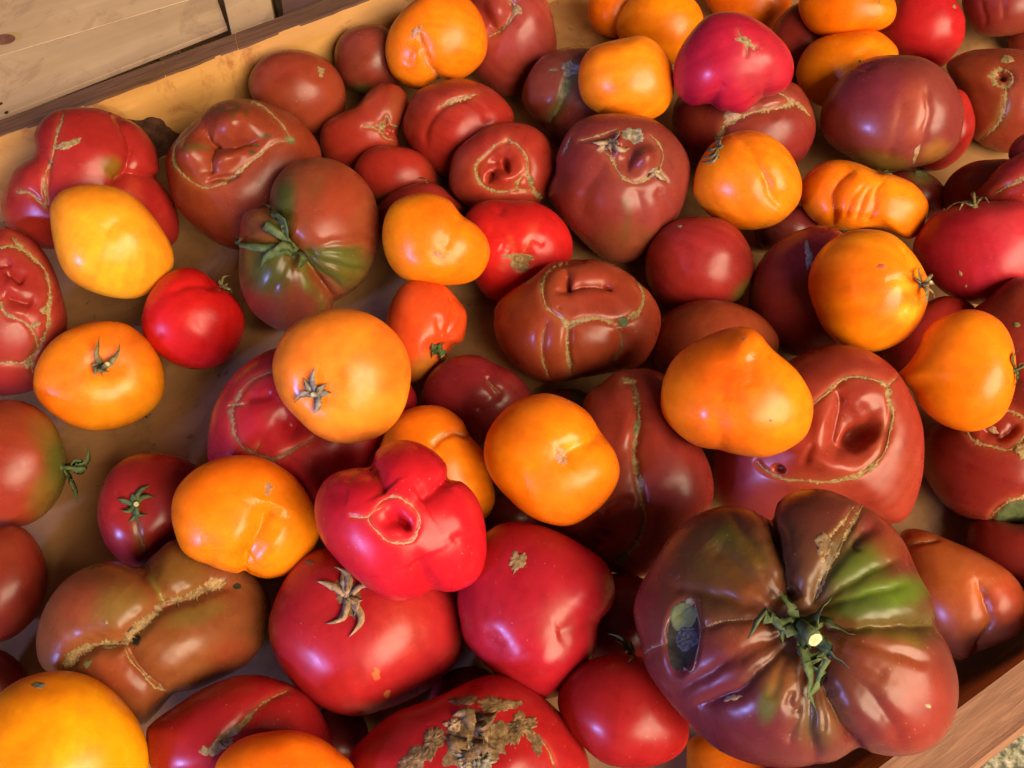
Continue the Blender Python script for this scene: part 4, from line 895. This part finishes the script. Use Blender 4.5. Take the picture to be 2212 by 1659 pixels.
def build_shape(sp):
    ol = smooth(sp['outline'], True, 4.0)
    c = np.array(sp['c'] if sp['c'] else ((ol.max(0) + ol.min(0)) / 2 * 0.5 + ol.mean(0) * 0.5))
    d0 = rays([c])[0]
    d0 /= np.linalg.norm(d0)
    bz = -d0
    bx = np.cross(UP, bz)
    bx /= np.linalg.norm(bx)
    by = np.cross(bz, bx)
    rr = rays(ol)
    pts = rr / (rr @ d0)[:, None] - d0[None]           # outline on the plane through the centre, at distance 1
    a, b = pts @ bx, pts @ by
    th, R = np.arctan2(b, a), np.hypot(a, b)
    TB = 720
    tab = np.zeros(TB)
    k = ((th + math.pi) / (2 * math.pi) * TB).astype(int) % TB
    np.maximum.at(tab, k, R)
    nz = np.nonzero(tab)[0]
    tab = np.interp(np.arange(TB), np.concatenate([nz - TB, nz, nz + TB]), np.tile(tab[nz], 3))
    ker = np.array([1, 2, 3, 2, 1.0])
    ker /= ker.sum()
    tab = np.convolve(np.concatenate([tab[-4:], tab, tab[:4]]), ker, 'same')[4:-4]
    Rm = tab.mean()
    rpx = np.hypot(*(ol - c).T).mean()
    nfe = sum(1 for f in sp['feats'] if f[0] in 'DGHS')
    n = int(min(108, max(30, round(rpx / (2.1 if nfe > 4 else 3.1) / 6) * 6)))
    dirs, faces = get_cs(n)
    # turn the lattice so that no lattice corner or edge faces the viewer
    q = Matrix.Rotation(0.5, 3, 'X') @ Matrix.Rotation(0.6, 3, 'Y')
    dirs = dirs @ np.array(q).T
    x, y, z = dirs.T
    s = np.hypot(x, y)
    t = np.arctan2(y, x)
    ti = (t + math.pi) / (2 * math.pi) * TB
    Rt = np.interp(ti, np.arange(TB + 1), np.append(tab, tab[0]))
    p = sp['plump']
    sr = s ** p
    # lobes of the outline soften towards the crown of the fruit
    wgt = np.clip(sr, 0, 1) ** 1.5
    Reff = Rm * (1 - wgt) + Rt * wgt
    zz = np.sign(z) * np.abs(z) ** p
    depth = np.where(z > 0, sp['df'], sp['db']) * Rm
    L = np.stack([Reff * sr * np.cos(t), Reff * sr * np.sin(t), zz * depth], 1)
    nrm = np.stack([x / Rm, y / Rm, z / depth], 1)
    nrm /= np.linalg.norm(nrm, axis=1)[:, None]
    wv = lambda L_: d0[None] + L_[:, :1] * bx + L_[:, 1:2] * by + L_[:, 2:3] * bz
    V = wv(L)
    # keep the silhouette where the outline puts it in perspective
    P = proj(V)
    u = Rm / rpx
    front = np.clip((z + 0.12) / 0.3, 0, 1)
    front = front * front * (3 - 2 * front)
    disp = np.zeros(len(L))
    rs = np.random.RandomState(abs(hash(sp['label'])) % 1000 if False else len(sp['label']) * 7 + int(c[0]) % 97)
    for kx in range(5):                                 # gentle unevenness of a grown fruit
        w = rs.normal(size=3)
        w *= (1.6 + 1.2 * rs.rand()) / np.linalg.norm(w)
        disp += 0.010 * rpx * np.sin(dirs @ w * 1.6 + rs.rand() * 6)
    col = np.tile(np.array(sp['color'], float), (len(L), 1))
    w1, w2 = rs.normal(size=(2, 3))
    w1 /= np.linalg.norm(w1)
    w2 /= np.linalg.norm(w2)
    lowf = 0.6 * np.sin(dirs @ w1 * 2.1 + rs.rand() * 6) + 0.4 * np.sin(dirs @ w2 * 3.7 + rs.rand() * 6)
    cr_, cg_, cb_ = sp['color']
    orange = cr_ > 0.7
    if orange:                                          # ripening runs from yellow to red orange over one fruit
        col[:, 1] *= 1 + 0.20 * lowf
    elif cg_ > 0.017 and cr_ < 0.36:                    # the dark kinds keep olive and brown clouds
        g = (0.22 * np.clip(lowf + 0.15, 0, 1))[:, None]
        col = col * (1 - g) + np.array([0.13, 0.055, 0.014]) * g
    P0 = P                                              # folds wander a little, as grown tissue does
    P = P + np.stack([1.5 * np.sin(P0[:, 1] / 11.0 + 1.3) + 0.7 * np.sin(P0[:, 0] / 5.3 + P0[:, 1] / 7.1), 1.5 * np.sin(P0[:, 0] / 10.3 + 0.4) + 0.7 * np.sin(P0[:, 1] / 5.7 - P0[:, 0] / 6.3)], 1)
    for f in sp['feats']:
        if f[0] in ('D', 'T', 'H'):
            if True:
                dx, dy = P[:, 0] - f[1], P[:, 1] - f[2]
                cr, sr_ = math.cos(f[5]), math.sin(f[5])
                e = ((dx * cr + dy * sr_) / f[3]) ** 2 + ((-dx * sr_ + dy * cr) / f[4]) ** 2
                g = np.exp(-e)
                if f[0] == 'H':
                    disp -= f[6] * np.exp(-e ** 3 * 0.7) * front
                elif f[0] == 'D':
                    disp -= f[6] * g * front
                else:
                    g = (np.exp(-e * e * 0.8) * f[7] * front)[:, None]
                    col = col * (1 - g) + np.array(f[6]) * g
        elif f[0] == 'G':
            dd, ss = path_dist(P, f[1])
            endf = np.clip(np.minimum(ss, 1 - ss) * 6 + 0.25, 0, 1)
            disp -= f[3] * np.exp(-np.abs(dd / f[2]) ** (1.15 if f[3] >= 9 and f[2] <= 15 else 1.6)) * endf * front
            if f[3] >= 9:
                disp -= 0.4 * f[3] * np.exp(-(dd / (f[2] * 2.8)) ** 2) * endf * front
        elif f[0] == 'S':                               # seams lie sunk in the skin, with paler stretched tissue beside them
            dd, ss = path_dist(P0, f[1])
            disp -= 0.42 * f[2] * np.exp(-(dd / (0.75 * f[2])) ** 2) * front
            g = (0.38 * np.exp(-(dd / (1.5 * f[2])) ** 2) * front)[:, None]
            col = col * (1 - g) + (col * 0.55 + np.array([0.20, 0.075, 0.028])) * g
        elif f[0] == 'TP':
            dd, ss = path_dist(P, f[1])
            endf = np.clip(np.minimum(ss, 1 - ss) * 5 + 0.1, 0, 1)
            g = (np.exp(-(dd / f[2]) ** 2) * f[4] * endf * front)[:, None]
            col = col * (1 - g) + np.array(f[3]) * g
    L = L + nrm * (disp * u)[:, None]
    V = wv(L)
    # streaks that run from the stem end, as on ripening fruit
    ax = next((np.array(f[1], float) for f in sp['feats'] if f[0] == 'C'), None)
    if ax is not None:
        o2 = (ax - c) / rpx
        o2[1] *= -1
        r2 = min(0.98, np.hypot(*o2))
        ax3 = np.array([o2[0], o2[1], math.sqrt(max(0.02, 1 - r2 * r2))])
    else:
        ax3 = rs.normal(size=3) + np.array([0, -0.3, 0.4])
    ax3 /= np.linalg.norm(ax3)
    e1 = np.cross(ax3, [0.3, 0.5, 0.8])
    e1 /= np.linalg.norm(e1)
    e2 = np.cross(ax3, e1)
    phi = np.arctan2(dirs @ e2, dirs @ e1)
    pol = dirs @ ax3
    st = np.zeros(len(L))
    for kf in (3, 5, 7, 11, 16, 23, 31, 42):
        st += rs.normal() * kf ** -0.35 * np.sin(kf * phi + rs.rand() * 6.3 + rs.normal() * 1.5 * pol)
    st = 0.5 + (0.20 if orange else 0.34) * st * np.clip(1.25 - pol * pol, 0.1, 1)
    sp.update(V=V, faces=faces, d0=d0, col=col, u=u, rpx=rpx, streak=np.clip(st, 0, 1))


GRID = 9.0
GW, GH = int((PW + 800) / GRID), int((PH + 800) / GRID)


def depth_maps(V, d0, n):
    """mean near and far distance of the fruit over a coarse lattice of sight lines"""
    P = ((proj(V) + 400) / GRID).astype(int)
    ok = (P[:, 0] >= 0) & (P[:, 0] < GW) & (P[:, 1] >= 0) & (P[:, 1] < GH)
    k = P[:, 1] * GW + P[:, 0]
    r = np.linalg.norm(V, axis=1)
    near = (V @ d0) < 1.0
    out = []
    for m in (ok & near, ok & ~near):
        c = np.unique(k[m])
        lut = np.searchsorted(c, k[m])
        s = np.bincount(lut, r[m])
        out.append((c, s / np.bincount(lut)))
    (cf, f), (cb, bk) = out
    cells = np.intersect1d(cf, cb)
    return cells, f[np.searchsorted(cf, cells)], bk[np.searchsorted(cb, cells)]


front_depth = np.full(GW * GH, 1e9)
for sp in SPEC:
    build_shape(sp)
    V = sp['V']
    t = np.min(CAM_H / -V[:, 2]) * 0.999               # lowest point on the tray floor
    nv = V @ EN
    m = nv > 0
    t = min(t, np.min((N_FAR - 0.002) / nv[m], initial=9.0))          # clear of the far wall
    cells, f, b = depth_maps(V, sp['d0'], 0)
    rat = np.sort((front_depth[cells] + 0.004) / b)
    t = min(t, rat[int(len(rat) * 0.03)])              # rests on / against what lies behind it
    for _ in range(3):
        low = (CAM_H + t * V[:, 2] < WALL_H + 0.001) & (nv < 0)
        if low.any():
            t = min(t, np.min((N_NEAR + 0.002) / nv[low]))
    sp['t'] = t
    front_depth[cells] = np.minimum(front_depth[cells], f * t)


def strip_point(bvh, px, ctr_w, d0, lift, hint=None):
    """place in the photo -> point and normal on the fruit (or level with `hint` beyond its edge)"""
    d = rays([px])[0]
    d /= np.linalg.norm(d)
    h = bvh.ray_cast(Vector(CAM), Vector(d))
    if h[0] is not None:
        return np.array(h[0]) + np.array(h[1]) * lift, np.array(h[1])
    if hint is None:
        return None, None
    p0, n0 = hint
    den = d @ d0
    q = CAM + d * (((p0 - CAM) @ d0) / den)
    return q - d0 * lift, n0


def jag(rng, a, b):
    return a + (b - a) * rng.random()


def scar_strip(sp, bvh, root, loc, f, rng):
    _, path, w, closed, mat, barb = f
    w *= 1.02
    u = sp['u'] * sp['t']
    q = smooth(path, closed, 2.6) if len(path) > 2 else np.linspace(path[0], path[1], max(4, int(np.hypot(path[1][0] - path[0][0], path[1][1] - path[0][1]) / 2.6)))
    if closed:
        q = np.vstack([q, q[:1]])
    n = len(q)
    tan = np.gradient(q, axis=0)
    tan /= np.linalg.norm(tan, axis=1)[:, None] + 1e-9
    nor = np.stack([-tan[:, 1], tan[:, 0]], 1)
    verts, faces, row = [], [], None
    ph = rng.random() * 10
    for i in range(n):
        s = i / (n - 1)
        ends = 1.0 if closed else min(1, 0.25 + 5 * min(s, 1 - s))
        ww = w * 0.5 * ends * (0.60 + 0.22 * math.sin(i * 0.37 + ph) + 0.34 * math.sin(i * 0.093 + ph * 3) + 0.4 * rng.random())
        ww = max(ww, 0.14 * w)
        wl, wr = ww * jag(rng, 0.6, 1.1), ww * jag(rng, 0.6, 1.1)
        if rng.random() < 0.30 * barb:
            wl *= jag(rng, 1.6, 2.8)
        if rng.random() < 0.30 * barb:
            wr *= jag(rng, 1.6, 2.8)
        wob = nor[i] * (w * 0.10 * math.sin(i * 0.21 + ph * 2) + w * 0.08 * (rng.random() - .5))
        cur = []
        ok = True
        for off, hh in ((-wl, -0.6), (-0.45 * wl, 0.8), (0, 0.9 + 0.8 * rng.random()), (0.45 * wr, 0.8), (wr, -0.6)):
            p, nn = strip_point(bvh, q[i] + wob + nor[i] * off, None, sp['d0'], 0)
            if p is None:
                ok = False
                break
            cur.append(p + nn * hh * w * 0.10 * u)
        if not ok:
            row = None
            continue
        k = len(verts)
        verts += cur
        if row is not None and np.linalg.norm(verts[row + 2] - cur[2]) < 20 * u:
            for j in range(4):
                faces.append((row + j, k + j, k + j + 1, row + j + 1))
        row = k
    if len(faces) > 3:
        mesh_obj('scar', np.array(verts) - loc, faces, MATS[mat], root)


def scar_patch(sp, bvh, root, loc, f, rng):
    _, x, y, rx, ry, rot, mat, jg, hgt = f
    u = sp['u'] * sp['t']
    rings = int(min(12, max(4, min(rx, ry) / 2.5)))
    seg = int(min(72, max(16, (rx + ry) * 1.3)))
    seed = rng.random() * 50
    ca, sa = math.cos(rot), math.sin(rot)
    edge = []
    ph = [rng.random() * 6 for _ in range(4)]
    for k in range(seg):
        a = 2 * math.pi * k / seg
        e = 1 + jg * (0.45 * math.sin(2 * a + ph[0]) + 0.35 * math.sin(3 * a + ph[1]) + 0.3 * math.sin(5 * a + ph[2])) + jg * 0.9 * (rng.random() - .5)
        edge.append(max(0.35, e))
    verts, faces = [], []
    p, nn = strip_point(bvh, (x, y), None, sp['d0'], 0)
    if p is None:
        return
    hs = hgt * min(rx, ry) * (0.45 if mat == 'dark' else 1.0)
    bowl = mat in ('hole', 'redhole')
    amp = 0.25 * hs if mat in ('flesh', 'hole', 'faint', 'redhole') else hs
    verts.append(p + nn * (0.7 if bowl else 2.2 if mat in ('slate', 'flesh') else hs) * u)
    for r in range(1, rings + 1):
        fr = r / rings
        for k in range(seg):
            a = 2 * math.pi * k / seg
            e = 1 + (edge[k] - 1) * fr
            ex, ey = rx * fr * e * math.cos(a), ry * fr * e * math.sin(a)
            p, nn = strip_point(bvh, (x + ex * ca - ey * sa, y + ex * sa + ey * ca), None, sp['d0'], 0)
            if p is None:
                p, nn = verts[-1], np.zeros(3)
            if r == rings:
                h = -0.6
            elif bowl:
                h = 0.7
            else:
                qx, qy = x + ex * ca - ey * sa, y + ex * sa + ey * ca
                nz = noise.noise(Vector((qx / 7, qy / 7, seed))) * 0.9 + noise.noise(Vector((qx / 2.6, qy / 2.6, seed))) * 0.6
                h = (2.0 if mat in ('slate', 'flesh') else 0.5) + amp * (1 - fr ** 4) * max(0.0, 0.55 + nz)
            verts.append(p + nn * h * u)
    for k in range(seg):
        faces.append((0, 1 + k, 1 + (k + 1) % seg))
    for r in range(rings - 1):
        for k in range(seg):
            a0, a1 = 1 + r * seg + k, 1 + r * seg + (k + 1) % seg
            faces.append((a0, a0 + seg, a1 + seg, a1))
    faces = [fc[::-1] for fc in faces]
    nm = {'hole': 'hollow', 'flesh': 'exposed_flesh', 'redhole': 'gap', 'slate': 'mould', 'faint': 'mark'}.get(mat, 'scar_patch')
    mesh_obj(nm, np.array(verts) - loc, faces, MATS[mat], root)


def calyx(sp, bvh, root, loc, f, rng):
    _, base, tips, stem, w, mat, r0, lift = f
    u = sp['u'] * sp['t']
    m = MATS[mat] if mat else M_SEPAL
    base = np.array(base, float)
    p0, n0 = strip_point(bvh, base, None, sp['d0'], 0)
    if p0 is None:
        d = rays([base])[0]
        d /= np.linalg.norm(d)
        p0 = CAM + d * (sp['t'] / (d @ sp['d0']))
        n0 = -sp['d0']
    hint = (p0, n0)
    for tp in tips:
        tp = np.array(tp, float)
        v = tp - base
        ln = np.linalg.norm(v)
        pe = np.array([-v[1], v[0]]) / (ln + 1e-9)
        bend = jag(rng, -0.34, 0.34) * ln
        ns = 9
        curl = jag(rng, 0.2, 1.0)
        verts, faces = [], []
        hgt = lift * jag(rng, 0.7, 1.3)
        tw = jag(rng, -1.6, 1.6)
        prev = None
        centers = []
        for i in range(ns + 1):
            s = i / ns
            px = base + v * (0.10 + 0.90 * s) + pe * bend * math.sin(math.pi * s)
            hh = 1.0 + hgt * math.sin(math.pi * min(1, s * 0.85 + 0.1)) + hgt * 0.8 * curl * s * s
            p, nn = strip_point(bvh, px, None, sp['d0'], 0, hint)
            if prev is not None and np.linalg.norm(p - prev) > ln * u * 0.8:
                p = prev
            prev = p
            centers.append((p + nn * hh * u, nn))
        for i, (cc, nn) in enumerate(centers):
            s = i / ns
            a = centers[max(0, i - 1)][0]
            b = centers[min(ns, i + 1)][0]
            tg = b - a
            tg /= np.linalg.norm(tg) + 1e-12
            sd = np.cross(tg, nn)
            sd /= np.linalg.norm(sd) + 1e-12
            up = np.cross(sd, tg)
            ang = tw * s * s
            sd, up = sd * math.cos(ang) + up * math.sin(ang), up * math.cos(ang) - sd * math.sin(ang)
            prof = (0.55 + 0.9 * s - 1.0 * s * s) if s < 0.5 else 1.5 * (1 - s) ** 0.85 * (0.78 / 0.832)
            hw = max(0.05, prof) * w * 0.66 * u * jag(rng, 0.85, 1.15)
            th = 0.9 * u
            verts += [cc - sd * hw + up * hw * 0.35, cc + up * th * .5, cc + sd * hw + up * hw * 0.35, cc - up * th]
        for i in range(ns):
            k = i * 4
            for j in range(4):
                faces.append((k + j, k + (j + 1) % 4, k + 4 + (j + 1) % 4, k + 4 + j))
        faces.append((3, 2, 1, 0))
        e = ns * 4
        faces.append((e, e + 1, e + 2, e + 3))
        mesh_obj('sepal', np.array(verts) - loc, faces, m, root)
    # hub
    if stem is not None or len(tips) > 4:
        tube(root, loc, [p0 - n0 * 2 * u, p0 + n0 * 1.5 * u, p0 + n0 * 3.0 * u], [r0 * 1.0 * u, r0 * 1.05 * u, r0 * 0.55 * u], m, 'calyx_hub')
    if stem is not None:
        st = np.array(stem, float)
        top, _ = strip_point(bvh, st, None, sp['d0'], 0, hint)
        top = top + n0 * (lift * 1.5 + 8) * u - sp['d0'] * lift * 0.3 * u
        mid = p0 * .5 + top * .5 + n0 * lift * 0.5 * u
        mb = M_SEPAL if mat is None else m
        so = tube(root, loc, [p0, p0 * .6 + mid * .4 + n0 * u, mid, top], [r0 * .75 * u, r0 * .6 * u, r0 * .55 * u, r0 * .68 * u], mb, 'stem')
        ax = (top - mid) / np.linalg.norm(top - mid)
        s1 = np.cross(ax, FW)
        s1 /= np.linalg.norm(s1) + 1e-12
        s2 = np.cross(ax, s1)
        vv = [top + ax * 0.8 * u]
        for k in range(10):
            a = 2 * math.pi * k / 10
            vv.append(top + ax * jag(rng, .2, 1.2) * u + (s1 * math.cos(a) + s2 * math.sin(a)) * r0 * .62 * u * jag(rng, .85, 1.0))
        mesh_obj('stem_cut', np.array(vv) - loc, [(0, 1 + k, 1 + (k + 1) % 10) for k in range(10)], M_CUT, so)


def tube(root, loc, pts, rad, mat, name):
    pts = np.array(pts)
    seg = 12
    verts, faces = [], []
    for i, p in enumerate(pts):
        tg = pts[min(i + 1, len(pts) - 1)] - pts[max(0, i - 1)]
        tg /= np.linalg.norm(tg) + 1e-12
        s1 = np.cross(tg, np.array([0.31, 0.77, 0.55]))
        s1 /= np.linalg.norm(s1)
        s2 = np.cross(tg, s1)
        for k in range(seg):
            a = 2 * math.pi * k / seg
            rj = rad[i] * (1 + 0.12 * math.sin(a * 5 + i))
            verts.append(p + (s1 * math.cos(a) + s2 * math.sin(a)) * rj)
    for i in range(len(pts) - 1):
        for k in range(seg):
            a, b = i * seg + k, i * seg + (k + 1) % seg
            faces.append((a, b, b + seg, a + seg))
    faces.append(tuple(range(seg))[::-1])
    faces.append(tuple((len(pts) - 1) * seg + k for k in range(seg)))
    return mesh_obj(name, np.array(verts) - loc, faces, mat, root)


rng = random.Random(11)
for sp in SPEC:
    t = sp['t']
    ctr = CAM + sp['d0'] * t
    W = sp['V'] * t + CAM
    me = bpy.data.meshes.new(sp['name'])
    nf = len(sp['faces'])
    me.vertices.add(len(W))
    me.vertices.foreach_set('co', (W - ctr).astype(np.float32).ravel())
    me.loops.add(nf * 4)
    me.loops.foreach_set('vertex_index', sp['faces'].astype(np.int32).ravel())
    me.polygons.add(nf)
    me.polygons.foreach_set('loop_start', np.arange(0, nf * 4, 4, dtype=np.int32))
    me.polygons.foreach_set('use_smooth', np.ones(nf, bool))
    me.update(calc_edges=True)
    at = me.color_attributes.new('Col', 'FLOAT_COLOR', 'POINT')
    at.data.foreach_set('color', np.hstack([sp['col'], np.ones((len(W), 1))]).astype(np.float32).ravel())
    sa = me.attributes.new('Streak', 'FLOAT', 'POINT')
    sa.data.foreach_set('value', sp['streak'].astype(np.float32))
    me.materials.append(SKIN)
    o = bpy.data.objects.new(sp['name'], me)
    o.location = ctr
    o['label'] = sp['label']
    o['category'] = 'tomato'
    o['group'] = 'tomatoes in the tray'
    COL.objects.link(o)
    extra = [f for f in sp['feats'] if f[0] in ('S', 'P', 'C')]
    if extra:
        bvh = BVHTree.FromPolygons([tuple(v) for v in W], [tuple(int(i) for i in f) for f in sp['faces']])
        for f in extra:
            {'S': scar_strip, 'P': scar_patch, 'C': calyx}[f[0]](sp, bvh, o, ctr, f, rng)


# ------------------------------------------------------------------ crumbs of dried stalk and leaf on the tray floor
dv, df_ = [], []
drng = random.Random(3)
spots = [T(4, p)[0] for p in [(830, 400), (595, 455), (1330, 125), (1460, 180), (1190, 1215), (615, 1520), (940, 1080), (930, 1085), (750, 1150), (1380, 830), (1420, 810), (1650, 760), (870, 500), (560, 360)]]
spots += [T(5, p)[0] for p in [(850, 300), (1050, 440), (940, 630), (905, 380), (1640, 850), (1320, 900)]] + [T(2, p)[0] for p in [(1430, 110), (1450, 185), (1540, 185), (1400, 20), (1380, 15)]]
spots += [(drng.uniform(130, 620), drng.uniform(560, 1250)) for _ in range(60)] + [(drng.uniform(800, 1400), drng.uniform(560, 900)) for _ in range(30)] + [(drng.uniform(1180, 1290), drng.uniform(0, 110)) for _ in range(14)]
for kx, (px, py) in enumerate(spots):
    p = on_plane(px, py, 0.0)
    big = kx < 25
    ln = drng.uniform(0.0015, 0.0055) if big else drng.uniform(0.0004, 0.0014)
    wd = ln * drng.uniform(0.15, 0.35) if big else ln * drng.uniform(0.4, 0.9)
    a = drng.random() * 6.3
    bend = drng.uniform(-0.5, 0.5) * ln
    k0 = len(dv)
    for i in range(5):
        s = i / 4 - 0.5
        cx_, cy_ = s * ln, bend * (0.25 - s * s) * 2
        hw = wd * 0.5 * (1 - (2 * s) ** 2 * 0.8)
        for sg in (-1, 0, 1):
            lx, ly = cx_, cy_ + sg * hw
            dv.append((p[0] + lx * math.cos(a) - ly * math.sin(a), p[1] + lx * math.sin(a) + ly * math.cos(a), 0.0003 + (0.6 * wd if sg == 0 else 0.0) + 0.0003 * drng.random()))
    for i in range(4):
        for j in range(2):
            q = k0 + i * 3 + j
            df_.append((q, q + 1, q + 4, q + 3))
deb = mesh_obj('plant_crumbs', dv, df_, rough_mat('dried_crumbs', [(0.05, 0.035, 0.02), (0.17, 0.11, 0.05), (0.38, 0.28, 0.16)], 90), None, None, False)
deb['label'] = 'crumbs of dried stalk and leaf scattered on the tan tray floor'
deb['category'] = 'crumbs'
deb['kind'] = 'stuff'
